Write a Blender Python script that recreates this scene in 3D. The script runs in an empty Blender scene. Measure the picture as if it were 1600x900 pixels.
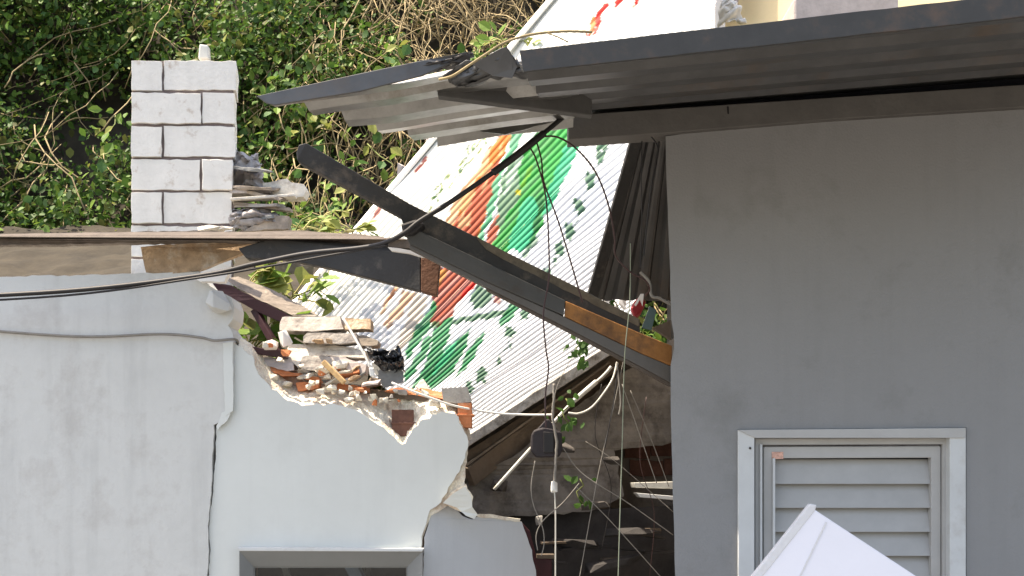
import bpy, bmesh, math, random
import numpy as np
from mathutils import Vector, Matrix, noise as mnoise
from mathutils.geometry import tessellate_polygon

S = bpy.context.scene
COL = S.collection
# ------------------------------------------------------------------ camera, sky, sun, exposure
cam_data = bpy.data.cameras.new('camera')
cam = bpy.data.objects.new('camera', cam_data); COL.objects.link(cam)
cam_data.sensor_width = 36; cam_data.lens = 45
cam_data.shift_y = 310 / 1600
cam_data.clip_end = 500; cam_data.clip_start = 0.05
EYE = 1.6
cam.location = (0, 0, EYE); cam.rotation_euler = (math.radians(90), 0, 0)
S.camera = cam
SUN_TO = Vector((-0.40, 0.004, 0.91)).normalized()
elev = math.asin(SUN_TO.z); azim = math.atan2(SUN_TO.x, SUN_TO.y)
w = bpy.data.worlds.new('World'); S.world = w; w.use_nodes = True
nt = w.node_tree
sky = nt.nodes.new('ShaderNodeTexSky'); sky.sky_type = 'NISHITA'; sky.sun_disc = False
sky.sun_elevation = elev; sky.sun_rotation = azim; sky.dust_density = 2.5
nt.links.new(sky.outputs[0], nt.nodes['Background'].inputs[0])
nt.nodes['Background'].inputs[1].default_value = 0.13
sl = bpy.data.lights.new('sun', 'SUN'); sl.energy = 3.3; sl.angle = math.radians(0.53); sl.color = (1, 0.94, 0.84)
so = bpy.data.objects.new('sun', sl); COL.objects.link(so)
so.rotation_euler = SUN_TO.to_track_quat('Z', 'Y').to_euler(); so.location = (-4, 0, 12)
S.view_settings.view_transform = 'Standard'; S.view_settings.look = 'None'
S.view_settings.gamma = 1; S.view_settings.use_curve_mapping = False
S.view_settings.exposure = 1.75
S.view_settings.use_white_balance = True; S.view_settings.white_balance_temperature = 7450; S.view_settings.white_balance_tint = 12

# ------------------------------------------------------------------ helpers
K = 36 / 45 / 1600
def P(x, y, d): return Vector(((x - 800) * d * K, d, EYE + (760 - y) * d * K))
def lin(r, g, b):
    f = lambda c: (c / 255 / 12.92) if c <= 10 else ((c / 255 + 0.055) / 1.055) ** 2.4
    return (f(r), f(g), f(b), 1)
RNG = random.Random(7)
def tag(o, label=None, cat=None, group=None, kind=None):
    if label: o['label'] = label
    if cat: o['category'] = cat
    if group: o['group'] = group
    if kind: o['kind'] = kind
    return o
def empty(name, loc, label, cat, group=None):
    o = bpy.data.objects.new(name, None); COL.objects.link(o); o.location = loc
    o.empty_display_size = 0.1
    return tag(o, label, cat, group)
def link(name, me, mat, parent=None, smooth=False):
    o = bpy.data.objects.new(name, me); COL.objects.link(o)
    if mat is not None and not me.materials: me.materials.append(mat)
    if smooth:
        me.polygons.foreach_set('use_smooth', [True] * len(me.polygons))
    if parent is not None:
        o.parent = parent
        if parent.parent is None: o.matrix_parent_inverse = Matrix.Translation(-parent.location)   # a part mesh keeps the world frame, so its sub-parts need no shift
    return o
def mesh(name, verts, faces, mat, parent=None, smooth=False, recalc=True):
    me = bpy.data.meshes.new(name); me.from_pydata([tuple(v) for v in verts], [], faces)
    if recalc:
        bm = bmesh.new(); bm.from_mesh(me); bmesh.ops.recalc_face_normals(bm, faces=bm.faces); bm.to_mesh(me); bm.free()
    me.update()
    return link(name, me, mat, parent, smooth)
def bevel(o, wdt, seg=2):
    m = o.modifiers.new('bevel', 'BEVEL'); m.width = wdt; m.segments = seg; m.limit_method = 'ANGLE'; m.angle_limit = math.radians(40)
    return o
def jag(pts, amp, step, seed, closed=True):
    r = random.Random(seed); out = []
    n = len(pts); rng = range(n if closed else n - 1)
    for i in rng:
        a = pts[i]; b = pts[(i + 1) % n]
        L = math.hypot(b[0] - a[0], b[1] - a[1]); k = max(1, int(L / step))
        for j in range(k):
            t = j / k
            q = [a[c] + (b[c] - a[c]) * t for c in range(len(a))]
            if j or amp > 0:
                q[0] += r.uniform(-amp, amp) * (1 if j else .3); q[1] += r.uniform(-amp, amp) * (1 if j else .3)
            out.append(tuple(q))
    if not closed: out.append(tuple(pts[-1]))
    return out
def prism(name, pts, thick, mat, parent=None, d=None, holes=(), bev=0, dirv=(0, 1, 0), smooth=False):
    """outline (x, y[, depth]) extruded along dirv: a solid slab with real thickness"""
    loops = [list(pts)] + [list(h) for h in holes]
    loops = [[(p[0], p[1], p[2] if len(p) > 2 else d) for p in l] for l in loops]
    flat = [p for l in loops for p in l]; n = len(flat)
    dv = Vector(dirv).normalized() * thick
    F = [P(*p) for p in flat]; V = F + [f + dv for f in F]
    faces = []
    if holes or len(flat) > 8:
        tris = tessellate_polygon([[Vector((p[0], p[1], 0)) for p in l] for l in loops])
        faces += [tuple(t) for t in tris] + [tuple(i + n for i in reversed(t)) for t in tris]
    else:
        faces += [tuple(range(n)), tuple(range(2 * n - 1, n - 1, -1))]
    s = 0
    for l in loops:
        m = len(l)
        for i in range(m):
            a = s + i; b = s + (i + 1) % m
            faces.append((a, b, b + n, a + n))
        s += m
    o = mesh(name, V, faces, mat, parent)
    if bev: bevel(o, bev)
    return o
def bar(name, a, b, wdt, hgt, mat, parent=None, bev=0.003, roll=0, rough=0, seed=0, n=1):
    """a squared bar between two world points (wdt across, hgt up)"""
    a = Vector(a); b = Vector(b); t = (b - a).normalized()
    up = Vector((0, 0, 1)) if abs(t.z) < .95 else Vector((0, 1, 0))
    s = t.cross(up).normalized(); u = s.cross(t).normalized()
    if roll:
        q = Matrix.Rotation(roll, 3, t); s = q @ s; u = q @ u
    r = random.Random(seed); V = []; faces = []
    for i in range(n + 1):
        c = a.lerp(b, i / n)
        for sx, sy in ((-1, -1), (1, -1), (1, 1), (-1, 1)):
            V.append(c + s * (sx * wdt / 2 + r.uniform(-rough, rough)) + u * (sy * hgt / 2 + r.uniform(-rough, rough)) + t * (r.uniform(-rough, rough) * (3 if i in (0, n) else 0)))
    for i in range(n):
        for k in range(4):
            faces.append((4 * i + k, 4 * i + (k + 1) % 4, 4 * i + 4 + (k + 1) % 4, 4 * i + 4 + k))
    faces += [(0, 1, 2, 3), (4 * n + 3, 4 * n + 2, 4 * n + 1, 4 * n)]
    o = mesh(name, V, faces, mat, parent)
    if bev: bevel(o, bev)
    return o
def catmull(pts, sub):
    pts = [Vector(p) for p in pts]; out = []
    for i in range(len(pts) - 1):
        p0 = pts[max(i - 1, 0)]; p1 = pts[i]; p2 = pts[i + 1]; p3 = pts[min(i + 2, len(pts) - 1)]
        for j in range(sub):
            t = j / sub
            out.append(0.5 * ((2 * p1) + (p2 - p0) * t + (2 * p0 - 5 * p1 + 4 * p2 - p3) * t * t + (3 * p1 - p0 - 3 * p2 + p3) * t ** 3))
    out.append(pts[-1]); return out
def tube_data(pts, rad, sides=6, V=None, F=None):
    V = [] if V is None else V; F = [] if F is None else F
    base = len(V); n = len(pts); ref = Vector((0.3, 1, 0.2))
    for i, p in enumerate(pts):
        t = (pts[min(i + 1, n - 1)] - pts[max(i - 1, 0)])
        if t.length < 1e-9: t = Vector((0, 0, 1))
        t.normalize(); s = t.cross(ref)
        if s.length < .05: s = t.cross(Vector((1, 0, 0)))
        s.normalize(); u = s.cross(t)
        r = rad(i / max(1, n - 1)) if callable(rad) else rad
        for k in range(sides):
            a = 2 * math.pi * k / sides
            V.append(p + s * (math.cos(a) * r) + u * (math.sin(a) * r))
    for i in range(n - 1):
        for k in range(sides):
            a = base + i * sides + k; b = base + i * sides + (k + 1) % sides
            F.append((a, b, b + sides, a + sides))
    F.append(tuple(base + k for k in range(sides))[::-1]); F.append(tuple(base + (n - 1) * sides + k for k in range(sides)))
    return V, F
def cable(name, pxs, r, mat, parent=None, sub=6, sides=6, wob=0, seed=1):
    rr = random.Random(seed)
    pts = catmull([P(*p) for p in pxs], sub)
    if wob: pts = [p + Vector((rr.uniform(-wob, wob), rr.uniform(-wob, wob), rr.uniform(-wob, wob))) for p in pts]
    V, F = tube_data(pts, r, sides)
    return mesh(name, V, F, mat, parent, smooth=True)
def chunk(name, c, size, mat, parent=None, seed=0, n=14, rot=0):
    r = random.Random(seed); bm = bmesh.new()
    for _ in range(n):
        v = Vector((r.uniform(-1, 1), r.uniform(-1, 1), r.uniform(-1, 1)))
        v = v / max(abs(v.x), abs(v.y), abs(v.z)) * r.uniform(.75, 1)
        v = Vector((v.x * size[0], v.y * size[1], v.z * size[2]))
        v = Matrix.Rotation(rot, 3, 'Y') @ v
        bm.verts.new(Vector(c) + v)
    res = bmesh.ops.convex_hull(bm, input=bm.verts)
    bmesh.ops.delete(bm, geom=[g for g in res['geom_interior'] if isinstance(g, bmesh.types.BMVert)], context='VERTS')
    me = bpy.data.meshes.new(name); bm.to_mesh(me); bm.free()
    return bevel(link(name, me, mat, parent), .002, 1)
def crumple(name, pts, mat, parent=None, d=6.0, amp=0.03, freq=6, seed=0, nx=26, nz=22, thick=.004, ridge=True, bulge=.05):
    """a creased sheet inside a px quad (tl, tr, br, bl), thick and folded in depth"""
    tl, tr, br, bl = [Vector((p[0], p[1], p[2] if len(p) > 2 else d)) for p in pts]
    V = []; F = []
    for j in range(nz + 1):
        for i in range(nx + 1):
            u = i / nx; v = j / nz
            p = tl.lerp(tr, u).lerp(bl.lerp(br, u), v)
            q = Vector((u * freq * .55 + seed * 7.1, v * freq * 1.9 + u * 1.6, seed * 3.3))
            h = mnoise.noise(q)
            if ridge: h = 1 - 2 * abs(h) * 1.7
            h += .5 * mnoise.noise(q * 2.7)
            e = math.sin(math.pi * min(1, max(0, u))) * .5 + .5
            W = P(p.x + 5 * mnoise.noise(q * 1.3 + Vector((9, 0, 0))) , p.y + 5 * mnoise.noise(q * 1.1 + Vector((0, 9, 0))), p.z)
            W.y -= amp * h * e + bulge * math.sin(math.pi * v) * e
            W.z += amp * .5 * mnoise.noise(q * 1.9)
            V.append(W)
    for j in range(nz):
        for i in range(nx):
            a = j * (nx + 1) + i
            F.append((a, a + 1, a + nx + 2, a + nx + 1))
    o = mesh(name, V, F, mat, parent, smooth=True)
    m = o.modifiers.new('solid', 'SOLIDIFY'); m.thickness = thick
    return o

# ------------------------------------------------------------------ materials
MATS = {}
def mat(name, col, rough=.8, var=.15, scale=6, bump=.15, bscale=40, metal=0, spec=.4, col2=None, c2amt=.5, c2scale=3, streak=False, detail=6, runs=0):
    if name in MATS: return MATS[name]
    m = bpy.data.materials.new(name); m.use_nodes = True; N = m.node_tree.nodes; L = m.node_tree.links
    b = N['Principled BSDF']; b.inputs['Roughness'].default_value = rough; b.inputs['Metallic'].default_value = metal
    b.inputs['Specular IOR Level'].default_value = spec
    tc = N.new('ShaderNodeTexCoord'); out = None
    mp = N.new('ShaderNodeMapping'); L.new(tc.outputs['Object'], mp.inputs[0])
    if streak: mp.inputs['Scale'].default_value = (1, 1, .12)
    n1 = N.new('ShaderNodeTexNoise'); n1.inputs['Scale'].default_value = scale; n1.inputs['Detail'].default_value = detail; n1.inputs['Roughness'].default_value = .65
    L.new(mp.outputs[0], n1.inputs[0])
    r1 = N.new('ShaderNodeMapRange'); r1.inputs[1].default_value = .3; r1.inputs[2].default_value = .7
    r1.inputs[3].default_value = 1 - var; r1.inputs[4].default_value = 1 + var
    L.new(n1.outputs[0], r1.inputs[0])
    mx = N.new('ShaderNodeMix'); mx.data_type = 'RGBA'; mx.inputs[6].default_value = col
    mx.inputs[7].default_value = col2 or col
    if col2:
        n2 = N.new('ShaderNodeTexNoise'); n2.inputs['Scale'].default_value = c2scale; n2.inputs['Detail'].default_value = 8; n2.inputs['Roughness'].default_value = .7
        L.new(mp.outputs[0], n2.inputs[0])
        r2 = N.new('ShaderNodeMapRange'); r2.inputs[1].default_value = .62 - .3 * c2amt; r2.inputs[2].default_value = .74 - .2 * c2amt
        L.new(n2.outputs[0], r2.inputs[0]); L.new(r2.outputs[0], mx.inputs[0])
    else: mx.inputs[0].default_value = 0
    ml = N.new('ShaderNodeVectorMath'); ml.operation = 'SCALE'
    L.new(mx.outputs[2], ml.inputs[0])
    if runs:      # rain runs, thin scuffs
        m2 = N.new('ShaderNodeMapping'); L.new(tc.outputs['Object'], m2.inputs[0]); m2.inputs['Scale'].default_value = (7, 7, .5)
        n4 = N.new('ShaderNodeTexNoise'); n4.inputs['Scale'].default_value = 1.6; n4.inputs['Detail'].default_value = 7; n4.inputs['Roughness'].default_value = .6
        L.new(m2.outputs[0], n4.inputs[0])
        r4 = N.new('ShaderNodeMapRange'); r4.inputs[1].default_value = .5; r4.inputs[2].default_value = .78; r4.inputs[3].default_value = 1; r4.inputs[4].default_value = 1 - runs
        L.new(n4.outputs[0], r4.inputs[0])
        n5 = N.new('ShaderNodeTexNoise'); n5.inputs['Scale'].default_value = 26; n5.inputs['Detail'].default_value = 9; n5.inputs['Roughness'].default_value = .75
        L.new(tc.outputs['Object'], n5.inputs[0])
        r5 = N.new('ShaderNodeMapRange'); r5.inputs[1].default_value = .62; r5.inputs[2].default_value = .75; r5.inputs[3].default_value = 1; r5.inputs[4].default_value = 1 - runs * .9
        L.new(n5.outputs[0], r5.inputs[0])
        a1 = N.new('ShaderNodeMath'); a1.operation = 'MULTIPLY'; L.new(r4.outputs[0], a1.inputs[0]); L.new(r5.outputs[0], a1.inputs[1])
        a2 = N.new('ShaderNodeMath'); a2.operation = 'MULTIPLY'; L.new(a1.outputs[0], a2.inputs[0]); L.new(r1.outputs[0], a2.inputs[1])
        L.new(a2.outputs[0], ml.inputs['Scale'])
    else: L.new(r1.outputs[0], ml.inputs['Scale'])
    L.new(ml.outputs[0], b.inputs['Base Color'])
    if bump:
        n3 = N.new('ShaderNodeTexNoise'); n3.inputs['Scale'].default_value = bscale; n3.inputs['Detail'].default_value = 5
        L.new(mp.outputs[0], n3.inputs[0])
        bp = N.new('ShaderNodeBump'); bp.inputs['Strength'].default_value = bump; bp.inputs['Distance'].default_value = .01
        L.new(n3.outputs[0], bp.inputs['Height']); L.new(bp.outputs[0], b.inputs['Normal'])
    MATS[name] = m; return m
def attr_mat(name, rough=.6, trans=0, var=.1, spec=.4, bump=0):
    m = bpy.data.materials.new(name); m.use_nodes = True; N = m.node_tree.nodes; L = m.node_tree.links
    b = N['Principled BSDF']; b.inputs['Roughness'].default_value = rough; b.inputs['Specular IOR Level'].default_value = spec
    a = N.new('ShaderNodeAttribute'); a.attribute_name = 'tint'
    tc = N.new('ShaderNodeTexCoord'); n1 = N.new('ShaderNodeTexNoise'); n1.inputs['Scale'].default_value = 14; n1.inputs['Detail'].default_value = 6
    L.new(tc.outputs['Object'], n1.inputs[0])
    r1 = N.new('ShaderNodeMapRange'); r1.inputs[1].default_value = .3; r1.inputs[2].default_value = .7; r1.inputs[3].default_value = 1 - var; r1.inputs[4].default_value = 1 + var
    L.new(n1.outputs[0], r1.inputs[0])
    ml = N.new('ShaderNodeVectorMath'); ml.operation = 'SCALE'; L.new(a.outputs['Color'], ml.inputs[0]); L.new(r1.outputs[0], ml.inputs['Scale'])
    L.new(ml.outputs[0], b.inputs['Base Color'])
    if trans:
        t = N.new('ShaderNodeBsdfTranslucent'); mxs = N.new('ShaderNodeMixShader'); mxs.inputs[0].default_value = trans
        L.new(ml.outputs[0], t.inputs[0]); L.new(b.outputs[0], mxs.inputs[1]); L.new(t.outputs[0], mxs.inputs[2])
        L.new(mxs.outputs[0], N['Material Output'].inputs[0])
    MATS[name] = m; return m
M_wall = mat('pale_grey_paint', (.60, .62, .59, 1), .75, .04, 2.5, .10, 55, col2=(.56, .575, .545, 1), c2amt=.35, c2scale=1.2, runs=.06)
M_pil = mat('weathered_pale_plaster', (.55, .555, .53, 1), .85, .06, 5, .25, 30, col2=(.46, .455, .43, 1), c2amt=.4, c2scale=5, runs=.13)
M_house = mat('mid_grey_render', (.25, .25, .248, 1), .85, .03, 3, .22, 110, col2=(.215, .215, .21, 1), c2amt=.3, c2scale=2.5, runs=.06)
M_render = mat('broken_cream_render', (.74, .69, .57, 1), .95, .16, 22, .8, 60, col2=(.48, .38, .30, 1), c2amt=.5, c2scale=9)
M_core = mat('rough_wall_core', (.40, .31, .25, 1), .95, .25, 18, .9, 45, col2=(.42, .20, .12, 1), c2amt=.5, c2scale=7)
M_clay = mat('orange_clay', (.56, .20, .085, 1), .85, .18, 16, .4, 70, col2=(.5, .30, .2, 1), c2amt=.3, c2scale=10)
M_block = mat('white_painted_block', (.70, .675, .62, 1), .8, .06, 12, .35, 60, col2=(.42, .33, .25, 1), c2amt=.16, c2scale=9, runs=.08)
M_mortar = mat('dark_mortar', (.19, .15, .14, 1), .95, .2, 20, .5, 60)
M_conc = mat('grey_concrete', (.40, .37, .33, 1), .9, .22, 14, .6, 45, col2=(.24, .21, .19, 1), c2amt=.45, c2scale=9)
M_concw = mat('pale_concrete', (.62, .58, .50, 1), .9, .2, 16, .6, 50, col2=(.36, .31, .27, 1), c2amt=.45, c2scale=10)
M_slab = mat('dark_slab', (.20, .20, .19, 1), .85, .2, 12, .5, 45)
M_dark = mat('charcoal_paint', (.026, .0255, .025, 1), .62, .2, 8, .2, 60, col2=(.085, .075, .065, 1), c2amt=.25, c2scale=9)
M_roof = mat('dark_roof_sheet', (.10, .10, .10, 1), .5, .22, 5, .06, 30, metal=.55, col2=(.12, .10, .085, 1), c2amt=.3)
M_roofl = mat('galvanised_roof_sheet', (.30, .30, .29, 1), .3, .25, 7, .08, 30, metal=.8, col2=(.2, .19, .17, 1), c2amt=.35, c2scale=5)
M_plate = mat('grey_brown_timber', (.115, .108, .10, 1), .75, .14, 9, .2, 60)
M_wood = mat('bare_orange_wood', (.33, .145, .042, 1), .7, .3, 12, .3, 60, col2=(.16, .075, .03, 1), c2amt=.4, c2scale=7)
M_rustw = mat('rust_brown_wood', (.12, .055, .03, 1), .85, .3, 14, .4, 60)
M_grywood = mat('weathered_timber', (.24, .20, .16, 1), .9, .25, 14, .5, 50, col2=(.40, .33, .26, 1), c2amt=.4, c2scale=8)
M_edge = mat('brown_dark_board', (.10, .080, .065, 1), .85, .25, 18, .4, 60)
M_tan = mat('tan_board', (.36, .25, .155, 1), .95, .25, 30, .6, 80, col2=(.5, .42, .33, 1), c2amt=.35, c2scale=9)
M_maroon = mat('maroon_steel', (.045, .016, .02, 1), .5, .2, 10, .2, 40)
M_black = mat('black_rubber', (.014, .012, .012, 1), .55, .1, 20, 0)
M_brownw = mat('brown_wire', (.05, .022, .02, 1), .5, .1, 20, 0)
M_white = mat('white_cord', (.75, .74, .70, 1), .6, .05, 20, 0)
M_dull = mat('dull_string', (.22, .205, .18, 1), .8, .15, 20, 0)
M_pvc = mat('dirty_white_pipe', (.60, .59, .53, 1), .45, .15, 14, .05, 40, col2=(.3, .27, .22, 1), c2amt=.3)
M_frame = mat('grey_metal_frame', (.21, .215, .21, 1), .5, .05, 8, .04, 60)
M_casing = mat('white_window_paint', (.56, .575, .57, 1), .6, .05, 9, .08, 60, col2=(.45, .44, .42, 1), c2amt=.2)
M_slat = mat('grey_white_louvre', (.42, .415, .40, 1), .6, .06, 9, .06, 60)
M_stick = mat('beige_sticker', (.62, .36, .28, 1), .6, .5, 90, 0)
M_board = mat('white_foam_board', (.80, .80, .86, 1), .75, .02, 5, .05, 60)
M_boarde = mat('cut_board_edge', (.66, .66, .67, 1), .85, .06, 30, .3, 80)
M_soil = mat('dark_soil', (.035, .028, .018, 1), .95, .4, 5, .8, 12)
M_ground = mat('concrete_ground', (.145, .14, .13, 1), .9, .15, 2, .3, 30)
M_stem = mat('dry_stem', (.30, .23, .12, 1), .85, .3, 9, 0)
M_stemg = mat('green_stem', (.16, .19, .055, 1), .8, .3, 9, 0)
M_tarp = mat('grey_tarpaulin', (.40, .37, .36, 1), .7, .18, 9, .2, 50, col2=(.20, .165, .14, 1), c2amt=.5, c2scale=6)
M_bag = mat('black_plastic_bag', (.022, .024, .028, 1), .22, .1, 12, 0, spec=.6)
M_inner = mat('dim_brown_render', (.21, .18, .15, 1), .95, .22, 5, .6, 30, col2=(.12, .10, .085, 1), c2amt=.5, c2scale=4)
M_brown = mat('dirty_brown_board', (.17, .13, .095, 1), .9, .28, 12, .5, 40, col2=(.09, .07, .05, 1), c2amt=.5, c2scale=6)
M_trim = mat('dirty_metal_trim', (.42, .40, .36, 1), .7, .3, 20, .5, 50, col2=(.18, .16, .13, 1), c2amt=.5, c2scale=13)
M_box = mat('dark_brown_box', (.030, .024, .026, 1), .7, .2, 14, .2, 50)
M_red = mat('red_paint', (.34, .025, .03, 1), .6, .2, 12, .1, 40)
M_brick = mat('old_red_brick', (.13, .062, .045, 1), .95, .3, 18, .6, 50)
M_teal = mat('teal_glass_shard', (.10, .16, .16, 1), .25, .2, 10, 0)
M_cream = mat('cream_wall_paint', (.80, .66, .40, 1), .85, .05, 3, .1, 50, col2=(.8, .47, .26, 1), c2amt=.06, c2scale=1.3)
M_whitep = mat('white_post_paint', (.80, .77, .72, 1), .75, .06, 6, .1, 40)
M_lilac = mat('grey_lilac_pipe', (.34, .30, .30, 1), .7, .1, 8, 0)
M_pinkst = mat('pinkish_stone', (.50, .44, .41, 1), .9, .14, 9, .4, 40)
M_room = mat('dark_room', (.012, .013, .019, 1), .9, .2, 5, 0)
M_leaf = attr_mat('leaf', .55, .35, .12, .22)
M_mural = attr_mat('painted_corrugated_metal', .65, 0, .04, .12)
def glass():
    m = bpy.data.materials.new('window_glass'); m.use_nodes = True; N = m.node_tree.nodes; L = m.node_tree.links
    N.remove(N['Principled BSDF'])
    t = N.new('ShaderNodeBsdfTransparent'); t.inputs[0].default_value = (.75, .8, .82, 1)
    g = N.new('ShaderNodeBsdfGlossy'); g.inputs['Roughness'].default_value = .02
    f = N.new('ShaderNodeFresnel'); f.inputs[0].default_value = 1.5
    mx = N.new('ShaderNodeMixShader'); L.new(f.outputs[0], mx.inputs[0]); L.new(t.outputs[0], mx.inputs[1]); L.new(g.outputs[0], mx.inputs[2])
    L.new(mx.outputs[0], N['Material Output'].inputs[0]); return m
M_glass = glass()

# ------------------------------------------------------------------ setting: ground, rubble slope, bank
def grid(name, fx, nx, ny, m, kind=None, smooth=True):
    V = [fx(i / nx, j / ny) for j in range(ny + 1) for i in range(nx + 1)]
    F = [(j * (nx + 1) + i, j * (nx + 1) + i + 1, (j + 1) * (nx + 1) + i + 1, (j + 1) * (nx + 1) + i) for j in range(ny) for i in range(nx)]
    o = mesh(name, V, F, m, None, smooth, recalc=False)
    if kind: o['kind'] = kind
    return o
tag(mesh('ground', [(-150, -150, 0), (150, -150, 0), (150, 150, 0), (-150, 150, 0)], [(0, 1, 2, 3)], M_ground), 'grey concrete ground in front of the houses', None, None, 'structure')
def bank_y(x, z):
    return 9.7 + .50 * (z - 1.0) + .35 * mnoise.noise(Vector((x * .7, z * .7, 3))) + .15 * mnoise.noise(Vector((x * 2.1, z * 2.1, 8)))
def bank_pt(u, v):
    x = -9 + 19 * u; z = -.2 + 10.2 * v
    return Vector((x, bank_y(x, z), z))
tag(grid('hillside', bank_pt, 120, 70, M_soil, 'structure'), 'dark earth bank behind the houses')
def slope_z(x, y):
    return 1.93 + .40 * (y - 6) + .06 * mnoise.noise(Vector((x * 2.5, y * 2.5, 1))) + .03 * mnoise.noise(Vector((x * 7, y * 7, 2)))
def slope_pt(u, v):
    x = -6.5 + 5.75 * u; y = 5.86 + 4.6 * v
    return Vector((x, y, slope_z(x, y)))
tag(grid('rubble_slope', slope_pt, 90, 70, M_soil, 'structure'), 'earth and rubble slope behind the broken wall')

# ------------------------------------------------------------------ foliage
LEAF = np.array([[0, 0, 0], [-.32, .35, .06], [-.28, .68, .05], [0, 1, -.06], [.28, .68, .05], [.32, .35, .06], [0, .45, -.03]], float)
LEAF_F = [(0, 6, 1), (1, 6, 2), (2, 6, 3), (3, 6, 4), (4, 6, 5), (5, 6, 0)]
def leaf_frames(rs, n, up_bias=.5, cam_bias=.6):
    nrm = rs.normal(size=(n, 3)); nrm /= np.linalg.norm(nrm, axis=1)[:, None]
    nrm = nrm * .75 + np.array([-.12, -cam_bias, up_bias]); nrm /= np.linalg.norm(nrm, axis=1)[:, None]
    t = rs.normal(size=(n, 3)) + np.array([0, -.3, -1.0])
    t -= nrm * (t * nrm).sum(1)[:, None]; t /= np.linalg.norm(t, axis=1)[:, None]
    return np.cross(t, nrm), t, nrm
PAL = .92 * np.array([(.075, .155, .028), (.115, .215, .035), (.05, .11, .025), (.17, .27, .05), (.14, .15, .04), (.08, .17, .05), (.23, .25, .06)])
def leaf_mesh(name, pos, size, cols, rs, up=.5, camb=.6):
    n = len(pos); s, t, nn = leaf_frames(rs, n, up, camb)
    w = rs.uniform(.75, 1.25, n)
    V = (pos[:, None, :] + (LEAF[None, :, 0, None] * s[:, None, :] * w[:, None, None] + LEAF[None, :, 1, None] * t[:, None, :] + LEAF[None, :, 2, None] * nn[:, None, :]) * size[:, None, None]).reshape(-1, 3)
    F = (np.arange(n)[:, None, None] * 7 + np.array(LEAF_F)[None]).reshape(-1, 3)
    me = bpy.data.meshes.new(name)
    me.vertices.add(len(V)); me.vertices.foreach_set('co', V.ravel())
    me.loops.add(len(F) * 3); me.loops.foreach_set('vertex_index', F.ravel().astype(np.int32))
    me.polygons.add(len(F)); me.polygons.foreach_set('loop_start', np.arange(0, len(F) * 3, 3, dtype=np.int32))
    me.polygons.foreach_set('loop_total', np.full(len(F), 3, dtype=np.int32))
    me.update(); me.validate()
    ca = me.color_attributes.new('tint', 'FLOAT_COLOR', 'POINT')
    c4 = np.ones((len(V), 4)); c4[:, :3] = np.repeat(cols, 7, axis=0)
    ca.data.foreach_set('color', c4.ravel())
    return me
rs = np.random.RandomState(3)
def sfield(x, z):   # clump field
    return (np.sin(x * 2.3 + 1.1 * np.sin(z * 1.7)) + np.sin(z * 2.9 + x * .8) + .8 * np.sin(x * 5.1 - z * 4.3) + .6 * np.sin(x * 9.7 + z * 7.9)) / 2.4
def bank_leaves(n, off_lo, off_hi, smin, smax, thresh, dark):
    x = rs.uniform(-7.5, 3.2, n); z = rs.uniform(1.6, 8.6, n)
    f = sfield(x, z) + rs.normal(0, .35, n)
    dry = np.clip((x + 1.9) / 1.1, 0, 1) * np.clip((z - 2.6) / .8, 0, 1)      # right part of the bank is more stem than leaf
    keep = f > thresh + .65 * dry
    x, z, f = x[keep], z[keep], f[keep]; n = len(x)
    y = np.array([bank_y(a, b) for a, b in zip(x, z)]) - rs.uniform(off_lo, off_hi, n) - .22 * np.clip(f, -1, 1.4)
    size = rs.uniform(smin, smax, n)
    c = PAL[rs.choice(len(PAL), n, p=[.24, .22, .16, .12, .12, .09, .05])] * rs.uniform(.7, 1.3, (n, 1)) * dark
    return np.stack([x, y, z], 1), size, c
parts = [bank_leaves(56000, 0, .4, .045, .10, -.6, .8), bank_leaves(80000, .25, .62, .035, .10, -.1, .95), bank_leaves(60000, .2, .68, .025, .055, -.5, .95)]
pos = np.concatenate([p[0] for p in parts]); siz = np.concatenate([p[1] for p in parts]); cc = np.concatenate([p[2] for p in parts])
o = link('undergrowth', leaf_mesh('undergrowth', pos, siz, cc, rs), M_leaf)
tag(o, 'dense tangle of green leaves covering the hillside', 'undergrowth', None, 'stuff')
# dry hanging stems
V, F = [], []
for i in range(1900):
    r = RNG
    x = r.uniform(-6.5, 2.2) if i % 3 == 0 else r.gauss(-.8, .75); z = r.uniform(2.4, 7.2)
    L = r.uniform(.3, 1.3); a = r.gauss(0, .55); off = r.uniform(.18, .62)
    n = 7; pts = []
    cx, cz = x, z; ang = a
    for k in range(n):
        y = bank_y(cx, cz) - off - .06 * mnoise.noise(Vector((i * 1.7, k * .8, 0))) - .12 * math.sin(k / (n - 1) * math.pi)
        pts.append(Vector((cx, y, cz)))
        ang += r.gauss(0, .28); cx += math.sin(ang) * L / n; cz -= math.cos(ang) * L / n
    rr = r.uniform(.003, .0075)
    tube_data(pts, rr, 3, V, F)
o = mesh('dry_stems', V, F, M_stem, None, True, recalc=False)
tag(o, 'thin tan stems hanging through the hillside leaves', 'stems', None, 'stuff')
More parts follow.
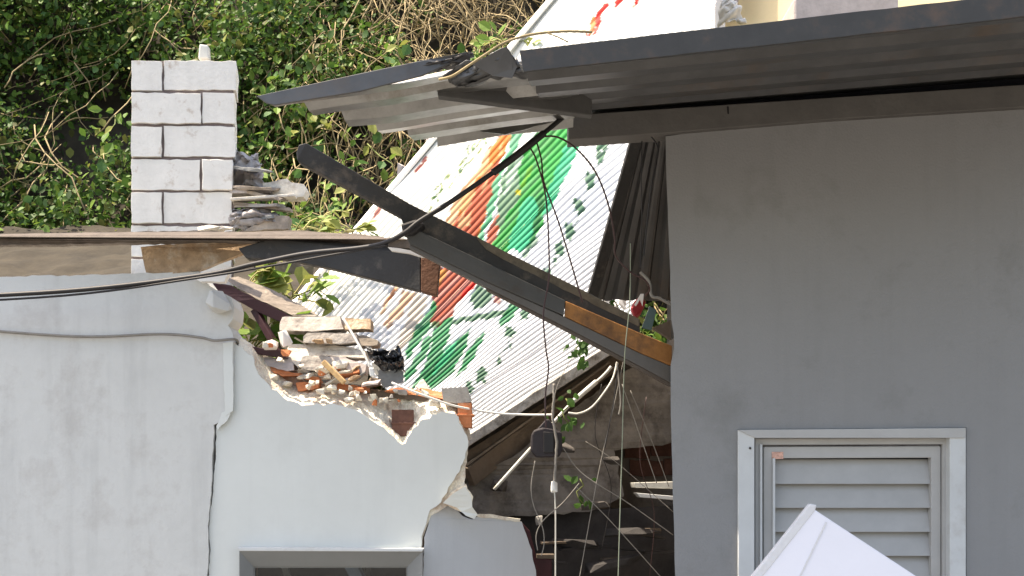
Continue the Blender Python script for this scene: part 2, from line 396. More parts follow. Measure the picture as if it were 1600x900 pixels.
# leading vines whose leaves can be picked apart
LEAFMESH = []
for k in range(7):
    c = np.array([PAL[k] * 1.15])
    rs2 = np.random.RandomState(40 + k)
    n = 1
    Vv = LEAF.copy(); Vv[:, 0] *= rs2.uniform(.85, 1.25)
    me = bpy.data.meshes.new('leaf'); me.from_pydata([tuple(v) for v in Vv], [], LEAF_F); me.update()
    ca = me.color_attributes.new('tint', 'FLOAT_COLOR', 'POINT')
    ca.data.foreach_set('color', np.concatenate([np.repeat(c, 7, 0), np.ones((7, 1))], 1).ravel())
    me.materials.append(M_leaf); LEAFMESH.append(me)
def add_leaf(parent, p, size, r, up=.5, camb=.6, idx=None, tdir=None):
    k = r.randrange(7) if idx is None else r.choice(idx)
    o = bpy.data.objects.new('leaf', LEAFMESH[k]); COL.objects.link(o); o.parent = parent
    nn = Vector((r.gauss(0, .45) - .1, r.gauss(0, .4) - camb, r.gauss(0, .4) + up)).normalized()
    t = Vector(tdir) + Vector((r.gauss(0, .3), r.gauss(0, .3), r.gauss(0, .3))) if tdir is not None else Vector((r.gauss(0, .7), r.gauss(0, .5) - .3, r.gauss(0, .5) - 1))
    t = (t - nn * t.dot(nn)).normalized(); s = t.cross(nn)
    mt = Matrix((s, t, nn)).transposed().to_4x4(); mt.translation = p - parent.location
    o.matrix_local = mt @ Matrix.Scale(size, 4)
    return o
vspots = [(385, 60, 'beside the top of the white block pier'), (430, 40, 'above the tip of the canopy'), (475, 120, 'just over the thin end of the metal canopy'), (520, 70, 'in the bright patch near the picture top'), (590, 20, 'under the top edge, left of the dry stems'), (640, 60, 'hanging over the dark canopy edge'), (420, 200, 'right of the pier under the canopy tip'), (500, 210, 'behind the free end of the long beam'), (570, 215, 'in the middle below the canopy'), (740, 45, 'nearest the top left corner of the painted sheet'), (790, 30, 'against the painted sheet, high up'), (150, 150, 'far left of the pier')]
for i, (px, py, where) in enumerate(vspots):
    r = random.Random(100 + i); p0 = P(px, py, 10.6); p0.y = bank_y(p0.x, p0.z) - .62
    t = empty('climbing_vine', p0, 'leafy green vine ' + where, 'vine', 'vines on the hillside')
    pts = [p0.copy()]
    for k in range(7):
        q = pts[-1] + Vector((r.gauss(.02, .07), 0, -r.uniform(.06, .13))); q.y = bank_y(q.x, q.z) - .64 - .04 * math.sin(k); pts.append(q)
    Vt, Ft = tube_data(pts, lambda s: .006 - .003 * s, 4)
    mesh('stem', Vt, Ft, M_stemg, t, True)
    for k in range(20):
        q = pts[r.randrange(8)] + Vector((r.gauss(0, .09), -r.uniform(.0, .12), r.gauss(0, .06)))
        add_leaf(t, q, r.uniform(.075, .13), r, idx=[1, 3, 5, 3, 6])

# ------------------------------------------------------------------ painted corrugated sheet wall, fallen and leaning
Q0, Q1, Q2 = P(455, 480, 7.25), P(880, -25, 9.2), P(722, 692, 6.2)
PN = (Q1 - Q0).cross(Q2 - Q0).normalized()
if PN.y > 0: PN = -PN
def on_plane(x, y):
    ray = P(x, y, 1) - P(800, 760, 1) + Vector((0, 1, 0))
    t = (Q0 - Vector((0, 0, EYE))).dot(PN) / ray.dot(PN)
    return Vector((0, 0, EYE)) + ray * t
BASE = [(455, 480), (722, 692)]
NW = 58; NU = NW * 8; NV = 300; LPX = 920
u = np.linspace(0, 1, NU + 1); v = np.linspace(0, 1, NV + 1)
UU, VV = np.meshgrid(u, v, indexing='ij')
bx = 455 + 267 * UU + 10 * np.sin(UU * np.pi); by = 480 + 212 * UU + 14 * np.sin(UU * np.pi)
ang = np.radians(50 - 17 * UU)
PXx = bx + LPX * VV * np.cos(ang); PXy = by - LPX * VV * np.sin(ang)
# plane intersection, vectorised
rx = (PXx - 800) * K; rz = (760 - PXy) * K
tt = (Q0 - Vector((0, 0, EYE))).dot(PN) / (rx * PN.x + PN.y + rz * PN.z)
ph = (UU * NW) % 1.0
prof = -.0105 * np.exp(-((ph - .5) / .15) ** 2) + .0015 * np.cos(2 * np.pi * ph)
dent = .024 * np.sin(UU * 9 + VV * 3) * np.sin(VV * 7 + 1) + .010 * np.sin(UU * 23 - VV * 11) * np.sin(VV * 19 + UU * 5)  
off = prof + dent
WX = rx * tt + PN.x * off; WY = tt + PN.y * off; WZ = EYE + rz * tt + PN.z * off
# paint
nxp = PXx + 1.6 * np.sin(PXy * .21 + PXx * .11) + .7 * np.sin(PXx * .41 - PXy * .3)
nyp = PXy + 1.6 * np.sin(PXx * .23 - PXy * .13) + .7 * np.sin(PXy * .4 + PXx * .3)
def inside(poly, X=nxp, Y=nyp):
    r = np.zeros(X.shape, bool); n = len(poly); j = n - 1
    for i in range(n):
        xi, yi = poly[i]; xj, yj = poly[j]
        if yi != yj:
            r ^= ((yi > Y) != (yj > Y)) & (X < (xj - xi) * (Y - yi) / (yj - yi) + xi)
        j = i
    return r
tint = np.zeros(PXx.shape + (3,)); tint[:] = (.66, .67, .675)
tint[...] *= (1 - .04 * (np.sin(UU * 60) * .5 + .5))[..., None]
creamy = np.clip(1 - UU * 2.2, 0, 1)[..., None]; tint = tint * (1 - creamy) + np.array((.63, .62, .54)) * creamy
def paint(poly, c, a=1.0, streak=.08):
    mx0 = max(c); c = tuple(.55 * q * (q / mx0) ** .25 for q in c)
    xs = [p[0] for p in poly]; ys = [p[1] for p in poly]; cx = sum(xs) / len(xs); cy = sum(ys) / len(ys)
    g = 1.1 if (max(xs) - min(xs)) * (max(ys) - min(ys)) > 900 else 1.0
    poly = [(cx + (x - cx) * g, cy + (y - cy) * g) for x, y in poly]
    m = inside(poly)
    k = a * (1 - streak * (np.sin(UU * 173 + 1.3 * np.sin(VV * 21)) * .5 + .5))[m][:, None]
    tint[m] = tint[m] * (1 - k) + np.array(c) * k
def Z8(l): return [(560 + a / 3.75, 420 + b / 3.75) for a, b in l]
def Z1(l): return [(810 + a / 7.5, b / 7.5) for a, b in l]
def Z5(l): return [(600 + a / 3.75, 180 + b / 3.75) for a, b in l]
SAL = (.52, .15, .085); ORG = (.72, .27, .06); YEL = (.72, .38, .10); GRN = (.025, .33, .075); DGR = (.02, .16, .065); TEAL = (.06, .52, .30); GG = (.17, .30, .20); MINT = (.30, .60, .38); RED = (.72, .06, .045)
# orange and red flower (with its yellow fringe)
paint(Z5([(600, 200), (680, 110), (745, 110), (720, 170), (690, 230), (560, 430), (470, 660), (440, 650), (370, 610), (400, 560), (440, 460), (520, 360), (570, 270)]), YEL, .8)
paint(Z5([(630, 170), (680, 120), (740, 115), (715, 190), (680, 260), (640, 380), (640, 440), (600, 560), (570, 640), (550, 720), (450, 660), (420, 640), (470, 510), (560, 360), (610, 260)]), ORG)
paint(Z5([(640, 300), (690, 240), (650, 380), (640, 440), (600, 560), (560, 640), (540, 760), (430, 650), (430, 600), (500, 540), (560, 400)]), SAL)
for pl in ([(560, 290), (600, 250), (610, 300), (580, 340), (600, 330), (620, 270), (640, 280), (600, 380), (560, 350)], [(470, 480), (520, 440), (540, 470), (500, 540), (470, 560), (480, 600), (520, 560), (500, 640), (450, 660), (440, 640), (460, 590), (440, 520)], [(680, 170), (700, 150), (690, 220), (660, 240)], [(590, 400), (610, 380), (600, 440), (570, 490)]):
    paint(Z5(pl), (.74, .52, .30), .7)
paint(Z5([(750, 110), (830, 95), (800, 150), (740, 250), (700, 330), (680, 420), (660, 520), (610, 640), (575, 725), (550, 715), (600, 590), (640, 440), (670, 340), (720, 230)]), (.16, .48, .29))
paint(Z5([(740, 280), (860, 180), (850, 240), (800, 350), (800, 420), (760, 520), (700, 590), (660, 600), (680, 500), (700, 380)]), GG)
paint(Z5([(800, 230), (830, 230), (800, 330), (770, 370), (720, 470), (700, 460), (740, 340)]), (.55, .68, .58), .8)
paint(Z5([(655, 595), (690, 600), (660, 680), (640, 760), (590, 740), (610, 680)]), SAL)
paint(Z5([(1000, 60), (1075, 40), (1075, 190), (1060, 230), (1040, 300), (1000, 430), (960, 540), (900, 680), (850, 740), (640, 790), (650, 740), (700, 620), (790, 480), (800, 420), (800, 330), (830, 220), (890, 140)]), GRN)
paint(Z5([(1040, 60), (1075, 50), (1060, 230), (1020, 330), (960, 420), (960, 300)]), (.05, .42, .12), .8)
paint(Z5([(740, 440), (800, 430), (790, 500), (740, 560), (690, 640), (660, 640), (690, 540)]), (.20, .32, .22))
paint(Z5([(860, 560), (940, 480), (920, 620), (880, 740), (850, 800), (840, 700)]), DGR, .8)
paint(Z5([(1060, 210), (1130, 160), (1140, 200), (1090, 340), (1030, 460), (980, 560), (940, 590), (960, 480), (1010, 360)]), TEAL)
paint(Z5([(830, 500), (880, 510), (900, 560), (870, 660), (850, 760), (800, 800), (730, 770), (750, 700), (790, 600)]), TEAL)
paint(Z5([(790, 440), (810, 440), (800, 490), (775, 480)]), (.65, .60, .05))
paint(Z5([(840, 330), (880, 300), (830, 420), (800, 430)]), (.18, .42, .05), .8)
paint(Z5([(870, 740), (960, 690), (860, 790), (820, 850), (810, 820)]), DGR, .8)
# flower below the beam
paint(Z8([(470, 0), (560, 0), (690, 70), (600, 150), (540, 240), (460, 310), (430, 300), (440, 160)]), SAL, 1, .15)
paint(Z8([(470, 0), (530, 0), (470, 90), (450, 140)]), YEL, .8)
paint(Z8([(600, 130), (660, 70), (690, 80), (620, 150), (580, 170)]), RED)
for pl in ([(430, 180), (440, 230), (400, 330), (300, 490), (275, 490), (300, 380), (380, 260)], [(400, 370), (420, 400), (390, 500), (270, 640), (268, 600), (330, 500)], [(540, 270), (535, 330), (510, 420), (480, 520), (400, 620), (320, 680), (340, 620), (400, 520), (430, 400), (430, 350), (480, 300)], [(650, 350), (600, 500), (540, 600), (430, 690), (385, 640), (390, 600), (480, 520), (560, 430)], [(730, 370), (720, 440), (640, 570), (580, 635), (600, 560), (660, 450)], [(880, 200), (950, 210), (900, 290), (830, 350), (825, 320), (850, 260)]):
    paint(Z8(pl), (.035, .30, .13), 1, .15)
for pl in ([(690, 90), (780, 130), (760, 190), (680, 230), (655, 180)], [(540, 280), (700, 255), (870, 225), (860, 260), (780, 280), (680, 290), (560, 310)], [(440, 280), (470, 280), (430, 340), (400, 330)], [(650, 350), (640, 370), (480, 540), (400, 610), (385, 605), (480, 510)]):
    paint(Z8(pl), DGR, .9, .1)
paint(Z8([(520, 440), (580, 420), (520, 520), (450, 600), (430, 590)]), TEAL, .7)
for pl in ([(210, 130), (240, 130), (160, 240), (120, 270)], [(270, 140), (320, 160), (260, 260), (170, 340), (155, 320), (230, 220)]):
    paint(Z8(pl), YEL, .7)
paint(Z8([(215, 125), (240, 130), (190, 200), (180, 190)]), ORG, .7)
paint(Z8([(330, 160), (400, 170), (330, 330), (230, 480), (210, 460)]), (.68, .55, .36), .6)
paint(Z8([(790, 140), (850, 150), (830, 190), (790, 190)]), SAL, .8)
# ivy chain
IVY = [(942, 231, 9), (938, 250, 7), (922, 286, 9), (905, 325, 9), (890, 361, 9), (875, 388, 8), (856, 425, 7), (820, 491, 9), (798, 523, 8), (780, 567, 4), (754, 592, 10), (736, 611, 7), (866, 408, 4), (800, 545, 3)]
for i, (cx, cy, rr) in enumerate(IVY):
    r = random.Random(i); a0 = r.uniform(0, 6)
    pl = []
    for k in range(10):
        a = a0 + k * math.pi / 5; q = rr * (1.5 if k % 2 == 0 else .9)
        pl.append((cx + q * math.cos(a) * .8, cy + q * math.sin(a) * 1.25))
    paint(pl, (.03, .17, .08), .92)
for (ax, ay), (cx, cy) in zip([q[:2] for q in IVY[:12]], [q[:2] for q in IVY[1:12]]):
    mx_, my_ = (ax + cx) / 2 + 6, (ay + cy) / 2
    paint([(ax - .8, ay), (ax + .8, ay), (mx_ + .9, my_), (cx + .8, cy), (cx - .8, cy), (mx_ - .9, my_)], (.10, .22, .14), .7)
# faded green scroll band near the far edge
for i in range(52):
    r = random.Random(500 + i); t = i / 52
    cx = 666 + 92 * t + r.uniform(-7, 7); cy = 322 - 118 * t + r.uniform(-7, 7)
    l = r.uniform(5, 11); a = r.uniform(-1.6, -.3)
    dx, dy = math.cos(a) * l, math.sin(a) * l
    paint([(cx - dx, cy - dy), (cx + 2.6, cy - 1.6), (cx + dx, cy + dy), (cx - 2.6, cy + 1.6)], r.choice([(.20, .34, .08), (.12, .25, .08), (.42, .50, .16)]), .85)
paint([(648, 268), (664, 242), (665, 250), (652, 271)], (.42, .10, .08), .9)
paint([(580, 348), (593, 325), (597, 330), (584, 350)], (.42, .10, .08), .9)
# upper red flower
paint(Z1([(1030, 40), (1050, 80), (960, 230), (930, 390), (770, 430), (800, 400), (880, 390), (920, 220), (920, 160)]), RED)
paint(Z1([(1130, -20), (1240, -20), (1230, 20), (1160, 80), (1130, 50)]), RED)
paint(Z1([(1370, -20), (1420, -20), (1400, 10), (1360, 60)]), RED)
paint(Z1([(890, 190), (920, 230), (870, 390), (800, 410), (850, 290)]), (.72, .38, .16))
paint(Z1([(1330, 60), (1360, 60), (1320, 120), (1290, 200)]), (.72, .5, .34), .8)
# thin dark groove lines
tint *= (1 - (.2 + .42 * UU) * np.exp(-((ph - .5) / .17) ** 2))[..., None]   # groove shade painted into the tint, stronger to the right
clip_poly = [(400, -200), (1127, -200), (1120, 0), (1112, 50), (1085, 130), (1045, 215), (1010, 400), (990, 500), (1000, 540), (720, 720), (400, 760)]
ok = inside(clip_poly, PXx, PXy)
wall_t = empty('painted_sheet_wall', (on_plane(722, 692)), 'leaning white corrugated sheet wall with painted red flowers, green leaves and ivy', 'sheet wall')
bounds = [0, 12, 24, 36, 48, 58]
for s in range(5):
    i0, i1 = bounds[s] * 8, bounds[s + 1] * 8
    ids = -np.ones(UU.shape, int); Vv = []; Ff = []; cl = []
    o_n = PN * (.003 * (s % 2))
    for i in range(i0, i1):
        for j in range(NV):
            if ok[i, j] and ok[i + 1, j] and ok[i, j + 1] and ok[i + 1, j + 1]:
                q = []
                for a, b in ((i, j), (i + 1, j), (i + 1, j + 1), (i, j + 1)):
                    if ids[a, b] < 0:
                        ids[a, b] = len(Vv); Vv.append((WX[a, b] + o_n.x, WY[a, b] + o_n.y, WZ[a, b] + o_n.z)); cl.append(tint[a, b])
                    q.append(int(ids[a, b]))
                Ff.append(q)
    me = bpy.data.meshes.new('sheet'); me.from_pydata(Vv, [], Ff); me.update()
    ca = me.color_attributes.new('tint', 'FLOAT_COLOR', 'POINT')
    ca.data.foreach_set('color', np.concatenate([np.array(cl), np.ones((len(cl), 1))], 1).ravel())
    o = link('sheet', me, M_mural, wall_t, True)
# back rail and lower edge of the sheet wall
e0, e1 = on_plane(720, 694), on_plane(990, 519)
bar('edge_trim', e0 + Vector((-.01, -.02, -.012)), e1 + Vector((0, -.02, -.012)), .03, .05, M_trim, wall_t, .004, rough=.003, n=14, seed=4)
l0, l1 = on_plane(459, 478), on_plane(880, -22)
bar('edge_flashing', l0 + PN * .01, l1 + PN * .01, .05, .02, M_whitep, wall_t, .003)
# pinkish stone slab and small stone behind the far edge
tag(prism('concrete_post', [(662, 250), (668, 192), (676, 184), (716, 184), (735, 200), (700, 300), (655, 330)], .25, M_pinkst, None, 8.9, bev=.02), 'pinkish concrete block behind the upper left edge of the painted sheet', 'block')
tag(chunk('stone', P(632, 268, 8.6), (.05, .05, .06), M_pinkst, seed=12), 'small grey stone in the weeds beside the painted sheet', 'stone')

# ------------------------------------------------------------------ left wall
wl = empty('broken_wall', P(560, 1342, 5.6), 'pale grey rendered wall with a jagged broken top and cracks', 'wall')
GB = 1341
win_hole = [(396, 884), (396, 1180), (638, 1180), (638, 884)]
skin_main = jag([(331, 1341), (331, 960), (325.2, 905), (328.8, 860), (327, 822), (333.5, 760), (337.5, 700), (338.5, 664), (352, 652), (362, 640), (363, 535), (372, 540)], 1.0, 8, 11, False) + \
    jag([(372, 540), (395, 556), (401, 577), (420, 602), (449, 626), (472, 634), (520, 630), (560, 642), (600, 668), (628, 694), (634, 692), (642, 676), (662, 655), (690, 643), (711, 646), (722, 666), (732, 690), (727, 715), (705, 755), (689, 785)], 2.2, 7, 12, False) + \
    jag([(689, 785), (672, 797), (666, 818), (659, 838), (658, 858), (660, 1190), (658, 1341)], 1.0, 8, 13, False)
prism('plaster', skin_main, .014, M_wall, wl, 5.50, holes=[[(394, 883), (394, 1180), (639, 1180), (639, 883)]])
M_wall_shaded = mat('pale_grey_paint_shaded', (.47, .495, .515, 1), .75, .04, 2.5, .10, 55, runs=.08)  # same wall paint, darker and bluer: shade put into the colour
rd = lambda x: 5.505 + .0015 * max(0, x - 661)
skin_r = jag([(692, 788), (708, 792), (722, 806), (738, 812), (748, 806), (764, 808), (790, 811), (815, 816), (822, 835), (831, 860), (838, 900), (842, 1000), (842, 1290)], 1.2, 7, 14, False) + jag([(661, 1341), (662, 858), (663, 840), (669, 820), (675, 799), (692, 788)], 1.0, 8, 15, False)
prism('plaster', [(x, y, rd(x)) for x, y in skin_r], .05, M_wall_shaded, wl)
rim = jag([(742, 804), (764, 803), (790, 808), (813, 811), (812, 815), (790, 813), (764, 809), (748, 808)], .8, 7, 25)
prism('return_rim', [(x, y, rd(x) - .008) for x, y in rim], .04, M_render, wl)
# lifted flake between the cracks
prism('plaster_flake', jag([(692, 786, 5.49), (708, 771, 5.45), (727, 760, 5.42), (736, 775, 5.43), (738, 792, 5.45), (746, 804, 5.47), (741, 811, 5.475), (728, 806, 5.47), (714, 793, 5.48)], .8, 8, 16), .016, M_wall, wl)
prism('flake_edge', jag([(692, 785, 5.515), (706, 768, 5.5), (728, 756, 5.49), (730, 762, 5.49), (708, 773, 5.5)], .6, 7, 17), .02, M_render, wl)
# broken render coat: the lower right part, the crumbling sloped edge, the core
rend = jag([(356, 1341), (356, 620), (420, 640), (480, 650), (560, 665), (628, 712), (650, 690), (690, 660), (716, 660), (731, 690), (729, 716), (726, 758), (739, 776), (738, 796), (720, 800), (700, 790), (673, 806), (660, 845), (659, 1341)], 1.2, 6, 18)
prism('broken_render', rend, .03, M_render, wl, 5.516, holes=[win_hole])
EA = [(372, 540), (395, 556), (401, 577), (420, 602), (449, 626), (472, 634), (520, 630), (560, 642), (600, 668), (628, 694), (634, 692), (642, 676), (662, 655), (690, 643), (711, 646), (722, 666), (732, 690)]
EB = [(370, 522), (398, 541), (412, 558), (430, 580), (456, 602), (478, 608), (525, 606), (563, 614), (598, 618), (622, 622), (634, 622), (648, 620), (668, 620), (692, 622), (714, 628), (729, 658), (738, 686)]
V = []; F = []; NR = 9
NE = 0
for i in range(len(EA) - 1):
    for k in range(11 if i < len(EA) - 2 else 12):
        t = k / 11; a = [EA[i][c] + (EA[i + 1][c] - EA[i][c]) * t for c in (0, 1)]; b = [EB[i][c] + (EB[i + 1][c] - EB[i][c]) * t for c in (0, 1)]
        for j in range(NR):
            s_ = j / (NR - 1)
            x = a[0] + (b[0] - a[0]) * s_; y = a[1] + (b[1] - a[1]) * s_
            nz = mnoise.noise(Vector((x * .09, y * .09, 4))) + .7 * mnoise.noise(Vector((x * .28, y * .28, 9))) + .4 * mnoise.noise(Vector((x * .7, y * .7, 2)))
            V.append(P(x + 2.5 * nz * (0 < s_), y + (2.0 * nz if s_ > 0 else 3.0), 5.506 + .16 * s_ ** .8 + .012 * nz * (s_ > 0)))
        NE += 1
for i in range(NE - 1):
    for j in range(NR - 1):
        a = i * NR + j; F.append((a, a + NR, a + NR + 1, a + 1))
mesh('crumbled_edge', V, F, M_render, wl)
core_pts = jag([(356, 1341), (356, 560), (366, 524), (395, 545), (420, 566), (460, 590), (520, 604), (560, 612), (600, 616), (650, 620), (690, 624), (714, 630), (718, 668), (728, 690), (724, 716), (722, 756), (734, 780), (730, 790), (690, 788), (660, 832), (659, 1341)], 1.5, 9, 19)
prism('wall_core', core_pts, .10, M_core, wl, 5.675, holes=[win_hole])
# pilaster
pil = jag([(-260, 1341), (-260, 436), (120, 430), (311, 424), (326, 446), (348, 458), (361, 464), (366, 480), (364, 498), (356, 508), (364, 520), (366, 534), (365, 600), (364, 640), (354, 650), (338, 662), (334, 664), (333, 700), (330, 760), (324, 822), (326, 860), (322, 905), (328, 960), (328, 1341)], 1.2, 10, 21)
prism('pilaster', pil, .20, M_pil, wl, 5.485, holes=[])
prism('plaster_patch', jag([(346, 645), (356, 640), (360, 646), (354, 658), (346, 664), (340, 672), (338, 666)], .8, 5, 22), .01, M_wall, wl, 5.478)
prism('pilaster_strip', jag([(348, 536), (364, 534), (364, 642), (352, 650)], .8, 8, 23), .012, M_wall, wl, 5.476)
chunk('concrete_lump', P(343, 470, 5.46), (.055, .05, .055), M_pil, wl, seed=8, n=24)
# hollow clay bricks in the broken top
def hollow_brick(parent, x0, y0, x1, y1, d, m=M_clay, ribs=2, th=.12):
    b = prism('brick', [(x0, y0), (x1, y0), (x1, y1), (x0, y1)], th, m, parent, d, bev=.003)
    for i in range(ribs):
        yy = y0 + (y1 - y0) * (i + 1) / (ribs + 1)
        prism('brick_rib', [(x0 - 1, yy - 1.6), (x1 + 4, yy - 1.6), (x1 + 4, yy + 1.6), (x0 - 1, yy + 1.6)], th * .8, m, b, d - .006, bev=.002)
    return b
hollow_brick(wl, 715, 629, 737, 668, 5.535, ribs=1, th=.10)
prism('brick', jag([(690, 606), (730, 604), (736, 628), (714, 630), (692, 626)], 1, 8, 24), .12, M_conc, wl, 5.535, bev=.003)
hollow_brick(wl, 612, 640, 646, 682, 5.545, ribs=1, th=.03, m=M_brick)
# cable on the pilaster
tag(cable('pilaster_cable', [(-200, 500, 5.47), (100, 525, 5.47), (250, 522, 5.465), (311, 527, 5.46), (335, 532, 5.455), (366, 530, 5.46), (372, 536, 5.55)], .006, M_dull), 'thin pale cable sagging across the pilaster left of the broken wall', 'cable')
# window in the left wall
def bevel_frame(name, o, i, d0, d1, m, parent):
    (x0, y0, x1, y1), (a0, b0, a1, b1) = o, i
    V = [P(x0, y0, d0), P(x1, y0, d0), P(x1, y1, d0), P(x0, y1, d0), P(a0, b0, d1), P(a1, b0, d1), P(a1, b1, d1), P(a0, b1, d1)]
    t = Vector((0, .05, 0)); V += [p + t for p in V]
    F = []
    for k in range(4):
        n = (k + 1) % 4
        F += [(k, n, 4 + n, 4 + k), (8 + k, 12 + k, 12 + n, 8 + n), (k, 8 + k, 8 + n, n), (4 + k, 4 + n, 12 + n, 12 + k)]
    return mesh(name, V, F, m, parent)
wroot = bevel_frame('window_frame', (374, 861, 660, 1200), (396, 885, 637, 1178), 5.445, 5.50, M_frame, wl)
prism('frame_lit_top', [(370, 855), (662, 857), (660, 862), (374, 861)], .06, M_casing, wroot, 5.44, bev=.003)  # pale strip puts the lit top of the frame into the colour
prism('frame_lip', [(391, 882), (642, 882), (642, 1182), (391, 1182)], .02, M_frame, wroot, 5.51, holes=[[(398, 887), (398, 1176), (635, 1176), (635, 887)]])
prism('pane', [(397, 886), (636, 886), (636, 1177), (397, 1177)], .005, M_glass, wroot, 5.52)
# the room behind it
rm = empty('store_room', P(500, 1342, 6.0), 'dark room seen behind the window in the broken wall', 'room')
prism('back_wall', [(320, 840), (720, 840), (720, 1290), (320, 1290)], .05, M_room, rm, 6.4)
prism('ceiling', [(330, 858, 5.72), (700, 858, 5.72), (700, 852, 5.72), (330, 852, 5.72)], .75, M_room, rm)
tag(bar('leaning_plank', P(520, 830, 6.1), P(575, 930, 5.8), .02, .09, mat('pale_blue_plank', (.30, .36, .45, 1), .6), None), 'pale blue plank leaning inside the dark window', 'plank')
tag(bar('wood_offcut', P(440, 872, 6.0), P(456, 920, 6.0), .02, .03, M_conc), 'short grey offcut inside the window, near its left side', 'offcut')
tag(bar('timber_stick', P(576, 870, 6.0), P(574, 930, 6.0), .02, .02, M_grywood), 'thin upright stick inside the window, near its right side', 'stick')

# ------------------------------------------------------------------ block pier
pier = empty('block_pier', P(290, 1250, 6.0), 'white painted block pier standing left of the collapsed roof', 'pier')
rows = [(93, 143), (143, 195), (195, 247), (247, 299), (299, 351), (351, 403), (403, 455)]
prism('mortar', [(206, 95), (365, 96), (361, 500), (206, 500)], .19, M_mortar, pier, 6.012, dirv=(-.16, 1, 0))
for j, (y0, y1) in enumerate(rows):
    r = random.Random(j); xr = 368.5 - j * 1.3 + r.uniform(-1, 1)
    cuts = [203, 254, xr] if j % 2 == 0 else [203, 315 - .5 * j, xr]
    for i in range(len(cuts) - 1):
        a, b = cuts[i] + 2.2, cuts[i + 1] - (0 if i == len(cuts) - 2 else 1.2)
        q = [(a, y0 + 1.5), (b, y0 + 2.5 + r.uniform(-1, 1)), (b + r.uniform(-1, 1), y1 - 2.2), (a, y1 - 2.8)]
        prism('block', jag(q, 1.0, 11, j * 10 + i), .2, M_block, pier, 6.0 + r.uniform(-.012, .006), bev=.005, dirv=(-.16, 1, 0))
tag(bevel(prism('pipe_stub', [(311, 68), (325, 70), (326, 92), (309, 92)], .05, M_pvc, None, 6.06), .008), 'short white stub standing on top of the block pier', 'pipe stub')
# debris beside the pier
tag(crumple('crumpled_tarp', [(366, 234), (404, 240), (418, 297), (364, 299)], M_tarp, None, 6.12, .05, 3.4, 2), 'crumpled blue grey tarpaulin beside the block pier', 'tarpaulin')
tag(prism('torn_board', jag([(410, 286), (448, 279), (455, 285), (475, 288), (479, 297), (474, 307), (440, 308), (416, 304)], 1.0, 9, 41), .10, M_concw, None, 6.02, bev=.004), 'pale torn board jutting right from beside the pier', 'board')
tag(bar('pale_lath', P(362, 313, 5.98), P(462, 307, 5.98), .06, .013, M_concw, rough=.001), 'thin pale lath under the torn board by the pier', 'lath')
tag(bar('broken_slate', P(362, 302, 6.05), P(428, 302, 6.05), .10, .020, M_tarp), 'dark slate strip between tarpaulin and pale lath by the pier', 'slate')
tag(bar('brown_lath', P(366, 319, 6.0), P(456, 329, 6.0), .05, .014, M_grywood, rough=.002, n=4), 'brown lath tilted down to the right below the pale lath', 'lath')
tag(crumple('crumpled_sheet', [(360, 328), (425, 330), (454, 352), (360, 362)], M_tarp, None, 6.03, .05, 3, 5), 'crumpled grey brown sheet at the foot of the pier', 'sheet')
tag(prism('roofing_scrap', jag([(395, 352), (425, 336), (452, 338), (450, 358), (380, 361)], 1.2, 8, 42), .08, M_grywood, None, 5.96, bev=.003), 'ragged grey roofing scrap lying on the dark board', 'scrap')
for i, (x0, y0, x1, y1, m, lab) in enumerate([(370, 262, 420, 268, M_slab, 'dark slate edge sticking out under the tarpaulin folds'), (366, 292, 432, 296, M_grywood, 'brown slat pressed under the tarpaulin'), (372, 322, 440, 321, M_conc, 'grey slat over the crumpled sheet'), (366, 345, 430, 338, M_slab, 'dark slat crossing the crumpled sheet'), (392, 300, 446, 312, M_grywood, 'short brown slat poking below the torn board')]):
    tag(bar('broken_lath', P(x0, y0, 6.03), P(x1, y1, 5.98), .08, .014, m, None, .002, .2, .003, 70 + i, 4), lab, 'slat')
for i, (x, y, s, lab) in enumerate([(330, 358, .04, 'flat pale crumb of render on the dark board under the pier'), (350, 357, .03, 'small pale crumb right of the pier foot')]):
    tag(chunk('render_crumb', P(x, y, 5.9), (s * 1.6, s, s * .45), M_concw, seed=60 + i), lab, 'crumb')

# ------------------------------------------------------------------ timbers
bmA = empty('long_beam', P(465, 240, 4.72), 'long charcoal beam falling diagonally across the painted sheet', 'beam')
prism('beam_body', [(463, 238, 4.72), (467, 226, 4.72), (478, 223, 4.72), (640, 318, 4.86), (800, 398, 5.0), (905, 450, 5.08), (1000, 499, 5.14), (1000, 530, 5.14), (880, 478, 5.06), (640, 372, 4.87), (625, 338, 4.85), (472, 256, 4.73), (464, 250, 4.72)], .06, mat('beam_charcoal_brown', (.033, .032, .030, 1), .7, .22, 9, .3, 50, col2=(.11, .09, .07, 1), c2amt=.3, c2scale=7), bmA, bev=.004)
prism('weathered_top_edge', jag([(742, 368, 4.945), (800, 399, 4.995), (905, 451, 5.075), (998, 498, 5.135), (998, 510, 5.135), (905, 464, 5.075), (800, 412, 4.995), (760, 390, 4.96)], .7, 12, 58), .02, mat('weathered_beam_edge', (.13, .108, .078, 1), .85, .3, 14, .4, 50, col2=(.07, .06, .045, 1), c2amt=.4, c2scale=9), bmA)
bmB = empty('lower_beam', P(1045, 590, 5.16), 'grey painted beam with a bare orange end running under the long beam to the house', 'beam')
prism('painted_face', [(632, 364, 4.83), (650, 358, 4.84), (883, 469, 5.02), (881, 493, 5.02), (760, 440, 4.93), (640, 381, 4.84)], .055, mat('grey_beam_paint', (.062, .062, .059, 1), .6, .12, 7, .2, 50, col2=(.06, .052, .045, 1), c2amt=.2, c2scale=12), bmB, bev=.003)
prism('bare_wood', [(884, 470, 5.021), (1000, 520, 5.11), (1050, 540, 5.15), (1050, 572, 5.15), (1000, 551, 5.11), (882, 494, 5.021)], .055, M_wood, bmB, bev=.004)
